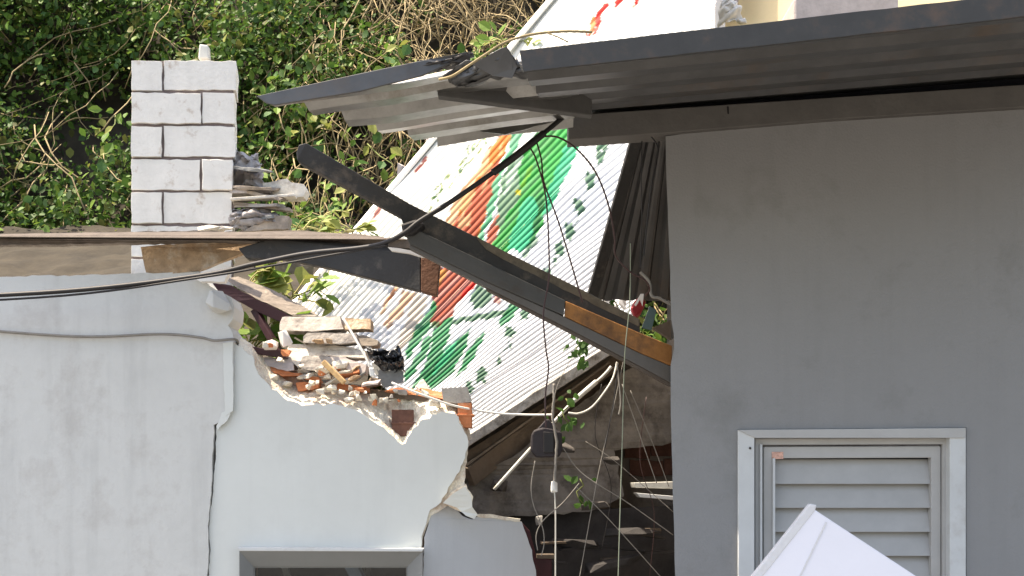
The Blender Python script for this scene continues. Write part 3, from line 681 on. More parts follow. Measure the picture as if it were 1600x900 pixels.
prism('bottom_strip', [(640, 381, 4.85), (760, 440, 4.94), (882, 495, 5.03), (1000, 552, 5.12), (1050, 573, 5.155), (1048, 598, 5.155), (1000, 572, 5.12), (882, 510, 5.03), (760, 449, 4.94), (640, 388, 4.85)], .05, M_plate, bmB, bev=.003)
prism('dark_bottom_edge', [(760, 450, 4.95), (882, 511, 5.04), (1000, 573, 5.13), (1048, 599, 5.165), (1048, 604, 5.165), (1000, 578, 5.13), (882, 515, 5.04), (760, 453, 4.95)], .04, M_edge, bmB)
prism('binding', [(626, 350), (650, 342), (664, 350), (646, 366), (630, 366)], .08, M_black, bmB, 4.80, bev=.008)
bmC = empty('short_beam', P(540, 420, 5.2), 'short charcoal beam with a rusty brown end lying under the dark board', 'beam')
prism('beam_body', [(372, 388, 5.32), (425, 372, 5.3), (610, 386, 5.2), (657, 397, 5.16), (657, 455, 5.16), (520, 420, 5.24), (440, 404, 5.3), (385, 404, 5.32)], .06, M_dark, bmC, bev=.004)
prism('rusty_end', [(657.5, 398, 5.16), (688, 405, 5.145), (683, 462, 5.145), (657.5, 455, 5.16)], .06, M_rustw, bmC, bev=.004)
db = tag(prism('dark_board', jag([(-200, 368, 5.5), (200, 362, 5.45), (311, 360, 5.42), (370, 362, 5.40), (460, 360, 5.35), (560, 366, 5.25), (640, 374, 5.16), (645, 388, 5.16), (560, 383, 5.25), (430, 379, 5.36), (311, 376, 5.42), (200, 380, 5.45), (-200, 386, 5.5)], .9, 9, 44), .05, M_edge, None, bev=.002), 'long thin dark brown board running left from the beam joint below the pier', 'board')
tag(prism('tan_board', jag([(220, 386, 5.5), (311, 378, 5.47), (423, 379, 5.45), (372, 398, 5.45), (311, 422, 5.47), (230, 432, 5.5)], .8, 12, 45), .04, M_tan, None), 'mottled tan board wedged under the dark board at the left', 'board')
tag(prism('white_scrap', jag([(300, 432, 5.42), (348, 412, 5.42), (360, 416, 5.42), (350, 440, 5.42), (312, 440, 5.42)], .8, 9, 46), .05, M_whitep, None), 'pale scrap of plaster under the tan board', 'scrap')
tag(prism('white_splinter', [(606, 386), (625, 388), (655, 394), (672, 401), (660, 402), (640, 396), (612, 392)], .02, M_whitep, None, 5.06), 'white splinter of board between the two dark beams', 'splinter')
# weathered plank sliding down to the broken wall
wp = empty('weathered_plank', P(430, 465, 5.6), 'weathered brown plank tilting down onto the broken wall', 'plank')
prism('top_face', jag([(352, 436, 5.900), (372, 432, 5.980), (420, 450, 5.980), (490, 487, 5.930), (495, 494, 5.880), (459, 494, 5.860), (400, 466, 5.860), (365, 446, 5.880)], .8, 9, 47), .06, M_grywood, wp)
prism('dark_side', jag([(321, 441, 5.860), (362, 446, 5.855), (400, 467, 5.850), (458, 495, 5.850), (440, 503, 5.850), (404, 488, 5.850), (372, 470, 5.850), (330, 452, 5.860)], .8, 9, 48), .04, M_maroon, wp)
tag(bar('steel_strut', P(398, 484, 5.88), P(440, 556, 5.82), .035, .03, M_maroon, None), 'dark maroon strut propping the weathered plank', 'strut')
tag(bar('dark_batten', P(380, 545, 5.66), P(448, 556, 5.64), .05, .03, M_maroon, None, rough=.003), 'dark batten lying at the foot of the maroon strut', 'batten')
tag(prism('grey_corner_board', [(475, 460, 6.9), (492, 434, 6.95), (499, 426, 6.95), (497, 440, 6.9), (476, 470, 6.85)], .05, M_slab), 'grey board edge beside the lower left corner of the painted sheet', 'board')
tag(bar('thatch_log', P(400, 412, 6.5), P(486, 424, 6.5), .07, .05, M_grywood, rough=.008, n=6), 'grey brown broken log among the leaves below the short beam', 'log')

# ------------------------------------------------------------------ rubble on the broken wall
def rub(name, pts, d, th, m, label, cat, seed, amp=.9, bev=.004, tilt=0.):
    yb = max(p[1] for p in pts)
    o = prism(name, jag([(x, y, d + .09 + (yb - y) * 5.5 * K * (.55 + .25 * math.sin(seed * 1.7))) for x, y in pts], amp * 1.3, 6, seed), th, m, None, bev=bev)
    return tag(o, label, cat)
rub('concrete_plank', [(437, 508), (441, 495), (500, 494), (531, 494), (537, 514), (486, 518), (437, 516)], 5.600, .14, M_conc, 'long grey concrete plank topmost in the rubble heap', 'plank', 71)
rub('sandy_plank_end', [(538, 497), (579, 498), (579, 515), (540, 515)], 5.610, .12, M_tan, 'sandy plank end continuing the topmost concrete plank', 'plank', 72)
rub('concrete_strip', [(474, 526), (480, 520), (556, 520), (559, 535), (524, 537), (474, 535)], 5.575, .12, M_conc, 'shorter grey concrete strip second from the top of the heap', 'strip', 73)
rub('slate_end', [(556, 528), (567, 523), (592, 533), (590, 540), (561, 541)], 5.590, .12, M_grywood, 'dull wedge of board right of the grey concrete strip', 'board', 74)
rub('white_slab', [(450, 537), (505, 538), (569, 546), (573, 560), (508, 556), (474, 558), (467, 575), (450, 562)], 5.535, .13, M_concw, 'big whitish slab across the middle of the heap', 'slab', 75)
rub('grey_slab', [(473, 556), (508, 556), (524, 564), (495, 581), (464, 574)], 5.505, .12, M_conc, 'dark grey slab tucked below the whitish slab', 'slab', 76)
rub('clay_edge_slab', [(508, 556), (540, 558), (573, 570), (570, 584), (545, 578), (520, 566)], 5.515, .10, M_pinkst, 'pinkish slab edge right of the dark grey slab', 'slab', 77)
rub('cement_block', [(404, 558), (456, 559), (459, 578), (448, 580), (408, 570)], 5.530, .12, M_pinkst, 'pinkish grey cement block at the left end of the heap', 'block', 78)
rub('clay_tile', [(410, 567), (420, 569), (455, 582), (470, 582), (470, 588), (440, 588), (418, 578)], 5.530, .10, M_clay, 'orange clay tile under the cement block', 'tile', 79)
rub('clay_tile', [(470, 583), (497, 588), (500, 596), (478, 593), (466, 590)], 5.530, .10, M_clay, 'orange clay tile lip right below the dark grey slab', 'tile', 80)
rub('clay_tile', [(462, 598), (500, 596), (498, 606), (466, 611)], 5.525, .06, M_clay, 'lowest orange tile fragment at the edge of the render', 'tile', 81)
rub('clay_tile', [(510, 596), (540, 600), (577, 606), (577, 613), (540, 610), (513, 605)], 5.530, .10, M_clay, 'long orange tile under the yellow stick', 'tile', 82)
rub('clay_tile', [(600, 612), (616, 606), (640, 606), (690, 618), (688, 624), (640, 616)], 5.540, .10, M_clay, 'flat pinkish orange tile capping the wall right of the grey plate', 'tile', 83)
rub('roof_slate', [(575, 608), (610, 610), (690, 620), (712, 628), (690, 630), (620, 622), (580, 620)], 5.55, .14, M_brown, 'dark tile edge below the capping tile', 'tile', 84)
rub('clay_point', [(648, 604), (661, 591), (668, 602), (672, 610), (655, 609)], 5.58, .06, M_pinkst, 'pointed pale clay shard standing on the capping tile', 'shard', 85)
rub('clay_tile', [(655, 606), (690, 612), (712, 622), (700, 626), (672, 618)], 5.530, .10, M_clay, 'curved orange tile beside the corner block', 'tile', 86)
rub('grey_plate', [(580, 567), (612, 563), (630, 580), (630, 597), (599, 606), (586, 584)], 5.490, .02, M_slab, 'smooth dark grey plate leaning at the right of the heap', 'plate', 87, .7)
tag(crumple('plastic_bag', [(570, 545), (626, 542), (634, 584), (588, 572)], M_bag, None, 5.62, .05, 3.6, 9, thick=.002), 'shiny black plastic bag behind the grey plate', 'bag')
tag(bar('wood_stick', P(505, 565, 5.52), P(538, 598, 5.50), .02, .022, mat('yellow_wood', (.55, .36, .17, 1), .8, .2, 14, .2)), 'yellowish stick poking out of the heap', 'stick')
for i, (x, y, sx, sz, m, lab, cat) in enumerate([(533, 570, 14, 8, M_concw, 'white rubble chunk beside the yellow stick', 'chunk'), (556, 577, 9, 6, M_tan, 'sandy chunk right of the white rubble chunk', 'chunk'), (500, 580, 8, 7, M_concw, 'pale chunk left of the yellow stick', 'chunk'), (512, 590, 7, 5, M_concw, 'small pale chunk below the yellow stick', 'chunk'), (548, 594, 14, 5, M_concw, 'flat whitish chunk over the long orange tile', 'chunk'), (563, 588, 12, 6, M_slab, 'dark flat stone left of the grey plate', 'stone'), (497, 533, 10, 4, M_tan, 'yellow chip lying on the concrete strip', 'chip'), (515, 534, 6, 4, M_tan, 'smaller yellow chip on the concrete strip', 'chip'), (446, 530, 9, 14, M_whitep, 'white lump left under the topmost plank', 'lump'), (424, 540, 12, 10, M_whitep, 'white lump at the foot of the green plant', 'lump'), (582, 598, 12, 8, M_brown, 'dark lump at the right foot of the heap', 'lump'), (622, 612, 9, 4, M_concw, 'pale crumb on the capping tile', 'crumb'), (520, 604, 7, 4, M_pinkst, 'pink crumb beside the long orange tile', 'crumb'), (448, 600, 9, 5, M_concw, 'cream crumb under the orange tiles', 'crumb'), (430, 590, 7, 5, M_concw, 'cream crumb at the far left of the broken edge', 'crumb')]):
    k = 5.53 * K
    tag(chunk('rubble_' + cat, P(x, y, 5.62), (sx * k, .04, sz * k), m, seed=120 + i, n=18, rot=RNG.uniform(-.4, .4)), lab, cat, 'loose rubble on the broken wall')

r = random.Random(5150)
for i in range(14):
    t = r.random(); x = 462 + 115 * t + r.uniform(-8, 8); y = 572 + 24 * r.random() + 8 * t; d = r.uniform(5.59, 5.64) + (565 - y) * .0006
    L = r.uniform(12, 34); a = r.gauss(0, .35)
    sm_, sw_ = r.choice([(M_conc, 'grey concrete'), (M_concw, 'whitish concrete'), (M_concw, 'whitish concrete'), (M_clay, 'orange tile'), (M_pinkst, 'pinkish stone'), (M_tan, 'tan wood')])
    tag(bar('tile_shard', P(x - L / 2 * math.cos(a), y - L / 2 * math.sin(a), d), P(x + L / 2 * math.cos(a), y + L / 2 * math.sin(a), d + r.uniform(-.03, .05)), r.uniform(.03, .07), r.uniform(.006, .014), sm_, None, .002, r.uniform(-.6, .6), .003, i, 3), 'thin %s shard mixed into the rubble heap' % sw_, 'shard', 'thin shards in the rubble heap')
for i in range(46):
    t = r.random(); x = 412 + 300 * t + r.uniform(-5, 5); k = int(t * 15); y = EB[min(15, k + 1)][1] + r.uniform(-9, 10); sz = r.uniform(.006, .017)
    chunk('crumb', P(x, y, r.uniform(5.52, 5.57)), (sz * r.uniform(.8, 1.8), sz, sz), r.choice([M_concw, M_render, M_render, M_clay, M_conc]), wl, 900 + i, 12)
# ------------------------------------------------------------------ plants in the rubble
def plant(name, base, n, hgt, spread, lsize, label, seed, idx=(1, 3, 6), camb=.5, arch=0.25):
    r = random.Random(seed); b = P(*base)
    t = empty(name, b, label, 'plant', 'plants in the rubble')
    for i in range(n):
        a = r.gauss(0, spread); L = hgt * r.uniform(.55, 1.1); pts = [b + Vector((r.gauss(0, .03), r.gauss(0, .03), 0))]
        for k in range(5):
            a += r.gauss(0, .25) + arch * (1 if a > 0 else -1)
            pts.append(pts[-1] + Vector((math.sin(a), r.gauss(-.1, .25), math.cos(a))) * (L / 5))
        Vt, Ft = tube_data(pts, lambda s: .005 - .003 * s, 4); mesh('stem', Vt, Ft, M_stemg if i % 2 else mat('straw_stem', (.45, .40, .16, 1), .8, .2, 8, 0), t, True)
        for k in range(2, 6):
            if r.random() < .8:
                add_leaf(t, pts[k], lsize * r.uniform(.7, 1.25), r, .6, camb, idx, tdir=(pts[k] - pts[k - 1]).normalized())
    return t
plant('broad_leaf_plant', (385, 556, 5.95), 9, .28, .35, .15, 'bright green broad leaf plant behind the maroon strut', 201, (1, 3, 3, 6))
plant('broad_leaf_plant', (395, 452, 6.25), 9, .15, .6, .11, 'pale green leaf cluster under the cable at the left', 202, (3, 6))
plant('broad_leaf_plant', (455, 466, 6.4), 9, .17, .7, .11, 'pale green leaf cluster beside the lower corner of the painted sheet', 203, (3, 6, 3))
plant('straw_weed', (505, 362, 7.2), 9, .34, .7, .06, 'straw coloured weeds below the free end of the long beam', 204, (3, 6))
plant('straw_weed', (545, 366, 7.0), 7, .16, .8, .07, 'yellowed weed beside the small white sheet corner', 205, (6, 6, 3))
plant('straw_weed', (470, 365, 6.9), 8, .22, .7, .05, 'low weeds right of the crumpled sheet', 206, (3, 5))
plant('straw_weed', (790, 70, 8.8), 5, .22, .5, .10, 'yellow green sprig above the bent canopy edge', 207, (3, 6))

# ------------------------------------------------------------------ right house: wall, window, roof
hs = empty('grey_house', P(1250, 1400, 5.1), 'grey rendered house at the right with louvred window and dark sheet roof', 'house')
HB = 1399
wall_o = jag([(1040, 213), (1042, 300), (1046, 400), (1049, 500), (1053, 522), (1053, 545), (1048, 570), (1048, 650), (1051, 760), (1055, 900), (1056, HB)], .5, 25, 51, False) + [(1900, HB), (1900, 130), (1289, 180)]
prism('wall', wall_o, .2, M_house, hs, 5.0, dirv=(.16, 1, 0), holes=[[(1153, 671), (1153, 1090), (1510, 1090), (1510, 668)]])
prism('side_wall', [(1165, 180), (1155, 180), (1155, 1370), (1165, 1370)], 2.9, M_inner, hs, 5.2, dirv=(.02, 1, 0))
prism('rear_wall', [(1060, 60), (1900, 60), (1900, 1100), (1060, 1100)], .15, M_inner, hs, 8.2)
wn = bevel(prism('window', [(1153.5, 671.5), (1509.5, 668.5), (1509.5, 1089.5), (1153.5, 1089.5)], .05, M_casing, hs, 4.985, holes=[[(1179, 684), (1179, 1065), (1484, 1065), (1484, 683)]]), .003)
prism('lintel_shadow_strip', [(1154, 672), (1509, 669), (1509, 684), (1180, 684)], .015, M_slat, wn, 4.978)
bevel(prism('outer_frame', [(1180, 685), (1483, 684), (1483, 1064), (1180, 1064)], .05, M_slat, wn, 5.03, holes=[[(1190, 695), (1190, 1054), (1473, 1054), (1473, 694)]]), .003)
bar('bead', P(1189, 694, 5.022), P(1189, 1058, 5.022), .010, .012, M_casing, wn, .003)
bevel(prism('sash', [(1193, 698), (1470, 697), (1470, 1050), (1193, 1050)], .04, M_slat, wn, 5.045, holes=[[(1208, 716), (1208, 1034), (1455, 1034), (1455, 715)]]), .003)
bar('louvre_track', P(1209, 716, 5.035), P(1209, 1034, 5.035), .010, .012, M_casing, wn, .002)
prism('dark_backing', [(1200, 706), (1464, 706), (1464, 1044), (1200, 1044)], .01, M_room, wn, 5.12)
for i in range(9):
    y = 716 + i * 37.5
    a = P(1211, y + 2, 5.095); b = P(1454, y + 2, 5.095); c = P(1454, y + 40, 5.055); e = P(1211, y + 40, 5.055)
    t = Vector((0, .006, .003)); V = [a, b, c, e]; V += [q + t for q in V]
    mesh('slat', V, [(0, 1, 2, 3), (7, 6, 5, 4), (0, 4, 5, 1), (1, 5, 6, 2), (2, 6, 7, 3), (3, 7, 4, 0)], M_slat, wn)
prism('sticker', [(1206, 706), (1224, 706), (1224, 717), (1206, 717)], .002, M_stick, wn, 5.042)
chunk('screw', P(1172, 700, 4.983), (.006, .004, .006), M_black, wn, 3)
# wall plate and roof
prism('wall_plate', [(888, 180), (1289, 153), (1900, 112), (1900, 148), (1289, 187), (1050, 207), (888, 218)], .12, M_plate, hs, 4.965, bev=.003)
prism('wall_plate_tick', [(1136, 166), (1138.5, 166), (1139, 178), (1137, 178)], .003, M_black, hs, 4.962)
prism('eave_leak_board', [(925, 162), (1289, 140), (1900, 98), (1900, 140), (1289, 180), (925, 205)], .03, M_room, hs, 5.10)  # added near-black board: stops the sky leak, stands in for the dark void
def rib(d, d0, per):
    p = ((d - d0) / per) % 1.0
    if p < .40: return 0
    if p < .52: return (p - .40) / .12
    if p < .86: return 1
    return 1 - (p - .86) / .14
def ribbed(name, d0, d1, zf, x0f, x1, m, parent, hgt=.042, nx=26, th=.002, per=.235, wav=0., seed=0, nd=None):
    """trapezoid ribbed sheet: ribs run along x, the profile along depth"""
    ds = []; k = 0
    while True:
        for f in (0, .40, .52, .86):
            dd = d0 + (k + f) * per
            if dd <= d1: ds.append(dd)
        k += 1
        if d0 + k * per > d1: break
    ds.append(d1)
    V = []; F = []
    for d in ds:
        xa = x0f(d)
        for i in range(nx + 1):
            x = xa + (x1 - xa) * i / nx
            z = zf(x, d) + rib(d + 1e-6, d0, per) * hgt
            if wav: z += wav * mnoise.noise(Vector((x * 2.6, d * 3, seed)))
            V.append((x, d, z))
    n = nx + 1
    for j in range(len(ds) - 1):
        for i in range(nx): F.append((j * n + i, j * n + i + 1, (j + 1) * n + i + 1, (j + 1) * n + i))
    o = mesh(name, V, F, m, parent)
    mm = o.modifiers.new('solid', 'SOLIDIFY'); mm.thickness = th; mm.offset = 0
    return o
zA = P(1289, 60, 3.6); slopeA = .104
zB = P(1289, 150, 5.05)
def z_main(x, d):
    t = (d - 3.6) / 1.45
    return (zA.z + slopeA * (x - zA.x)) * (1 - t) + (zB.z + .082 * (x - zB.x)) * t + .012
XR = P(1900, 0, 5.0).x
def x0_main(d): return P(812 + (d - 3.6) * 38, 0, d).x
roof = ribbed('roof', 3.6, 5.16, z_main, x0_main, XR, M_roof, hs, per=.34, hgt=.05)
# rear roof over the house
ribbed('rear_sheet', 5.17, 8.3, lambda x, d: z_main(x, 5.1) + .015 * (d - 5.1), lambda d: P(1062, 0, 5.2).x, XR, M_roof, roof)
# fascia
fa = [(812, 79, 3.59), (960, 62, 3.59), (1289, 24, 3.59), (1900, -44, 3.59), (1900, -8, 3.59), (1289, 60, 3.59), (960, 96, 3.59), (818, 112, 3.59)]
prism('fascia', jag(fa, .5, 30, 52), .012, mat('roof_fascia', (.050, .049, .046, 1), .6, .2, 6, .12, 30, metal=.2, col2=(.085, .06, .045, 1), c2amt=.35, c2scale=6), roof, bev=.002)
# bent, torn part of the canopy
TX0 = P(735, 82, 4.12)
def z_tip(x, d):
    t = (d - 4.12) / .9
    return TX0.z - .055 + .155 * (x - TX0.x)
def x0_tip(d):
    t = (d - 4.12) / .9
    return P(404 + 300 * t ** .85 + 8 * math.sin(d * 40), 0, d).x
ct = empty('torn_canopy', P(640, 140, 4.5), 'bent torn end of the metal canopy sticking out to the left over the hillside', 'canopy')
ribbed('ribbed_sheet', 4.12, 4.95, z_tip, x0_tip, P(905, 0, 4.5).x, M_roofl, ct, wav=.03, seed=3, per=.165, hgt=.036)
prism('front_edge', [(401, 150, 4.11), (560, 115, 4.11), (660, 94, 4.11), (735, 80, 4.11), (742, 88, 4.12), (700, 100, 4.11), (660, 118, 4.11), (560, 143, 4.11), (430, 164, 4.11), (416, 161, 4.11)], .01, M_roof, ct, bev=.002)
crumple('buckled_flap', [(690, 118, 4.13), (790, 76, 4.07), (832, 118, 4.1), (716, 138, 4.18)], M_roof, ct, 4.1, .035, 2.3, 14, nx=30, nz=20, thick=.003, bulge=.02)
prism('flap_fold', [(736, 100, 4.06), (792, 72, 4.03), (800, 86, 4.04), (808, 104, 4.06), (800, 122, 4.07), (770, 118, 4.07)], .004, M_roof, ct, dirv=(.1, 1, .1))
crumple('rolled_scrap', [(646, 108, 4.14), (738, 82, 4.12), (732, 104, 4.15), (650, 118, 4.16)], mat('dark_bitumen_scrap', (.05, .045, .042, 1), .6, .2, 9, .1), ct, 4.12, .02, 2.5, 17, nx=24, nz=10, thick=.003, bulge=.03)
prism('rafter', [(716, 113, 4.30), (925, 146, 4.62), (925, 180, 4.62), (684, 149, 4.30), (684, 138, 4.30)], .05, mat('rafter_charcoal', (.068, .065, .061, 1), .7, .2, 9, .15, 50), ct, bev=.003)
prism('hanging_strip', jag([(650, 176, 4.9), (720, 180, 4.86), (800, 176, 4.86), (884, 178, 4.92), (882, 186, 4.92), (790, 210, 4.9), (756, 206, 4.9), (722, 196, 4.9), (716, 186, 4.9)], .8, 14, 53), .004, M_roofl, ct)
prism('inner_batten', [(880, 140, 4.9), (1010, 128, 4.95), (1010, 134, 4.95), (880, 146, 4.9)], .03, M_plate, ct)
# dark corrugated sheet hanging beside the house
hsht = empty('hanging_dark_sheet', P(985, 470, 5.7), 'dark ribbed metal sheet hanging beside the house wall under the roof', 'sheet')
V = []; F = []; NX = 40; NZ = 14
for j in range(NZ + 1):
    for i in range(NX + 1):
        s = i / NX; t = j / NZ
        xl = 996 - 71 * t; xr = 1075 - 5 * t; yy = 212 + (470 - 212) * t + 5 * mnoise.noise(Vector((s * 6, 0, 1))) * (1 if t == 1 else 0)
        q = P(xl + (xr - xl) * s, yy, 5.22 + .5 * t)
        f = (s * 4.2) % 1
        q.y -= .03 * (1 if f < .4 else (1 - (f - .4) / .1 if f < .5 else (0 if f < .9 else (f - .9) / .1)))
        V.append(q)
for j in range(NZ):
    for i in range(NX):
        a = j * (NX + 1) + i; F.append((a, a + 1, a + NX + 2, a + NX + 1))
ob = mesh('ribbed_panel', V, F, M_roof, hsht); mm = ob.modifiers.new('solid', 'SOLIDIFY'); mm.thickness = .003
bar('edge_batten', P(994, 218, 5.2), P(924, 468, 5.68), .05, .02, M_dark, hsht)

# ------------------------------------------------------------------ void under the leaning sheets
M_void = mat('dark_brown_floor', (.036, .033, .032, 1), .85, .45, 6, .5, 25)  # dark brown base colour for floor and slabs
vr = empty('collapsed_room', P(900, 1300, 7.0), 'dim collapsed room with brown rendered back wall between the two houses', 'room')
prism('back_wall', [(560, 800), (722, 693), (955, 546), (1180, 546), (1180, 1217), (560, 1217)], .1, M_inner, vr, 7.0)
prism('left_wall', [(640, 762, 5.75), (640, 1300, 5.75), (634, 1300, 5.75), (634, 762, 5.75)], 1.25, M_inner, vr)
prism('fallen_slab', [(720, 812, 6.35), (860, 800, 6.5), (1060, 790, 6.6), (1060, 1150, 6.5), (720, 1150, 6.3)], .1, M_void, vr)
prism('brown_lining', jag([(729, 706, 6.28), (860, 622, 6.6), (965, 553, 6.85), (990, 560, 6.85), (900, 625, 6.6), (800, 690, 6.4), (729, 738, 6.28)], .8, 14, 54), .05, M_brown, vr)
bar('light_batten', P(728, 727, 6.24), P(952, 566, 6.8), .012, .012, M_grywood, vr)
bar('dark_joist', P(732, 745, 6.26), P(930, 600, 6.8), .05, .10, M_brown, vr, rough=.006, n=6)
prism('fallen_ceiling', jag([(729, 742, 6.3), (800, 715, 6.35), (905, 632, 6.6), (985, 575, 6.75), (1075, 515, 6.85), (1075, 690, 6.85), (960, 704, 6.65), (975, 775, 6.6), (920, 800, 6.5), (830, 806, 6.4), (737, 806, 6.3)], 2, 12, 55), .04, mat('fallen_ceiling_board', (.20, .185, .165, 1), .95, .3, 9, .9, 22, col2=(.10, .09, .08, 1), c2amt=.4, c2scale=7), vr)
for i, (x0, y0, x1, y1) in enumerate([(976, 690, 1016, 716), (1018, 684, 1060, 712), (984, 718, 1036, 744), (1038, 716, 1062, 742), (958, 662, 990, 688), (1000, 660, 1050, 682)]):
    prism('brick', jag([(x0, y0), (x1, y0 + 2), (x1, y1), (x0, y1)], 1.2, 9, 56 + i), .06, M_brick if i < 4 else M_inner, vr, 6.97, bev=.006)
sh = empty('white_shelf', P(1020, 770, 6.2), 'white metal shelf stub sticking out from behind the house wall', 'shelf')
prism('shelf_top', [(990, 754, 6.2), (1062, 752, 6.2), (1062, 764, 6.2), (992, 762, 6.2)], .2, M_pvc, sh, bev=.003)
prism('shelf_lip', [(994, 770, 6.18), (1062, 776, 6.18), (1062, 782, 6.18), (1000, 777, 6.18)], .15, M_casing, sh, bev=.002)
pp = empty('white_pipe', P(870, 665, 6.0), 'dirty white pipe slanting up under the painted sheet edge', 'pipe')
cable('pipe_run', [(772, 765, 6.02), (830, 700, 6.04), (893, 630, 6.08), (940, 590, 6.12), (955, 573, 6.13)], .008, M_pvc, pp, sides=8)
cable('pipe_sleeve', [(895, 628, 6.07), (932, 596, 6.1)], .012, M_pvc, pp, sides=8)
M_dimr = mat('shaded_render', (.07, .062, .055, 1), .95, .3, 12, .5, 40)  # render darkened in colour to stand in for the room's shade
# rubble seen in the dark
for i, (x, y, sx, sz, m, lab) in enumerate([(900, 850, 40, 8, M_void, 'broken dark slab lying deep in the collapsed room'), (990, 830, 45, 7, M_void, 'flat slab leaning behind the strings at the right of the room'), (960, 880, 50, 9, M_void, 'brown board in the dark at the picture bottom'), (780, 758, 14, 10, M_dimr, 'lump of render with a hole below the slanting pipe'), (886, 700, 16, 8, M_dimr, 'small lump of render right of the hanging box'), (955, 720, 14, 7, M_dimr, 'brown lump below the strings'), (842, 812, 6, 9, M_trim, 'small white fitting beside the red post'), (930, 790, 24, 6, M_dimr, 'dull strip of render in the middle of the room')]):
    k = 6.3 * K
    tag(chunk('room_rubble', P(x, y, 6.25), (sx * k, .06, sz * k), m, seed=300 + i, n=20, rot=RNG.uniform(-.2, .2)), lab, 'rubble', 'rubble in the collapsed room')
for i in range(9):
    r = random.Random(800 + i); x = 830 + 22 * i + r.uniform(-8, 8); y = 838 + r.uniform(-8, 45)
    bar('slat', P(x, y, 6.2 + .02 * i), P(x + r.uniform(50, 90), y + r.uniform(-10, 8), 6.25 + .02 * i), .05, .012, r.choice([M_void, M_brown, M_void]), vr, rough=.004, n=3)
rp = empty('red_post', P(834, 1000, 6.0), 'dark red post behind the right edge of the broken wall', 'post')
prism('post_body', [(815, 816), (828, 830), (838, 870), (862, 874), (862, 1250), (838, 1250), (830, 900)], .05, mat('maroon_post', (.045, .006, .008, 1), .6, .25, 12, .2), rp, 6.0, bev=.004)
prism('post_cap', [(838, 866), (866, 866), (866, 873), (838, 873)], .07, M_brown, rp, 5.99, bev=.003)
# hanging box
hb = empty('hanging_box', P(854, 690, 5.7), 'dark brown box hanging by a rope in the gap', 'box')
prism('box_body', [(834, 672), (848, 668), (868, 671), (878, 676), (879, 704), (874, 714), (838, 714), (829, 704), (830, 680)], .12, M_box, hb, 5.68, bev=.008)
prism('box_front', [(849, 674), (866, 676), (866, 708), (849, 708)], .01, M_black, hb, 5.672, bev=.004)
prism('box_lid', [(836, 674), (853, 655), (858, 655), (874, 674)], .06, M_box, hb, 5.70, bev=.005)
# shards by the house corner above the beam
rw = empty('red_white_can', P(1000, 490, 5.5), 'crushed red and white can above the bare wood end', 'can')
chunk('can_body', P(997, 480, 5.5), (.028, .03, .045), M_red, rw, 5, 26, .5)
prism('white_band', [(991, 476, 5.46), (1001, 459, 5.46), (1006, 459, 5.46), (1004, 478, 5.46), (1000, 468, 5.46), (994, 478, 5.46)], .01, M_whitep, rw)
tag(prism('glass_shard', [(1003, 512, 5.6), (1015, 478, 5.6), (1026, 484, 5.6), (1018, 516, 5.6)], .01, M_teal), 'dull teal glass shard beside the crushed can', 'shard')
tag(prism('tan_wedge', [(1020, 512, 5.4), (1048, 500, 5.4), (1049, 530, 5.4)], .05, M_brown), 'brown wedge of wood in the corner of the house wall', 'wedge')
for i, (x, y, lab) in enumerate([(950, 474, 'white scrap lodged over the bare wood, left one'), (960, 482, 'thin white scrap lodged over the bare wood, middle one'), (972, 474, 'white scrap lodged over the bare wood nearest the crushed can')]):
    tag(chunk('white_scrap', P(x, y, 5.8), (.02, .02, .028), M_whitep, seed=90 + i), lab, 'scrap')
# trailing ivy in the gap
for i, (x, y, d, n, lab) in enumerate([(905, 540, 5.9, 14, 'dark ivy sprig hanging below the bare wood end'), (960, 488, 5.6, 7, 'dark leaves caught above the bare wood'), (884, 640, 5.75, 12, 'dark ivy sprig tied to the white cord over the box'), (906, 765, 5.9, 5, 'dim green sprig caught in the strings of the room')]):
    r = random.Random(600 + i); b = P(x, y, d); t = empty('ivy_sprig', b, lab, 'ivy', 'ivy sprigs in the gap')
    pts = [b + Vector((.02 * math.sin(k * 2), 0, .05 - .03 * k)) for k in range(5)]
    Vt, Ft = tube_data(pts, .003, 4); mesh('stem', Vt, Ft, M_stemg, t, True)
    for k in range(int(n * 1.7)): add_leaf(t, pts[r.randrange(5)] + Vector((r.gauss(0, .035), r.gauss(0, .02), r.gauss(0, .03))), r.uniform(.028, .055), r, .1, .7, [2])

# ------------------------------------------------------------------ cables and strings
def line(name, pxs, r, m, lab, cat='string', wob=0, sub=7, seed=1, grp=None): return tag(cable(name, pxs, r, m, None, sub, 6, wob, seed), lab, cat, grp)
line('power_cable', [(-200, 470, 5.2), (100, 455, 5.15), (311, 431, 5.08), (400, 412, 5.02), (480, 396, 4.95), (560, 388, 4.86), (600, 380, 4.82), (632, 364, 4.78), (655, 346, 4.78), (700, 318, 4.78), (760, 277, 4.78), (820, 233, 4.78), (850, 208, 4.8), (886, 178, 4.85)], .0095, M_black, 'thick black cable running from the left edge up to the roof corner', 'cable')
line('cable_tape', [(770, 270, 4.775), (800, 248, 4.775), (830, 224, 4.775), (850, 208, 4.79)], .014, M_black, 'black tape bundle wrapped on the thick cable under the roof', 'tape')
line('thin_cable', [(-200, 478, 5.2), (100, 462, 5.15), (311, 434, 5.07), (420, 416, 5.0), (520, 398, 4.9), (606, 383, 4.81)], .0045, M_black, 'second thinner black cable below the thick cable at the left', 'cable')
line('brown_wire', [(826, 228, 4.79), (838, 250, 4.79), (853, 310, 4.79), (858, 400, 4.79), (857, 440, 4.79), (849, 490, 4.79), (853, 545, 4.79), (857, 575, 4.8), (852, 620, 4.8), (853, 668, 4.8)], .0032, M_brownw, 'thin brown wire hanging down past the beam to the box', 'wire')
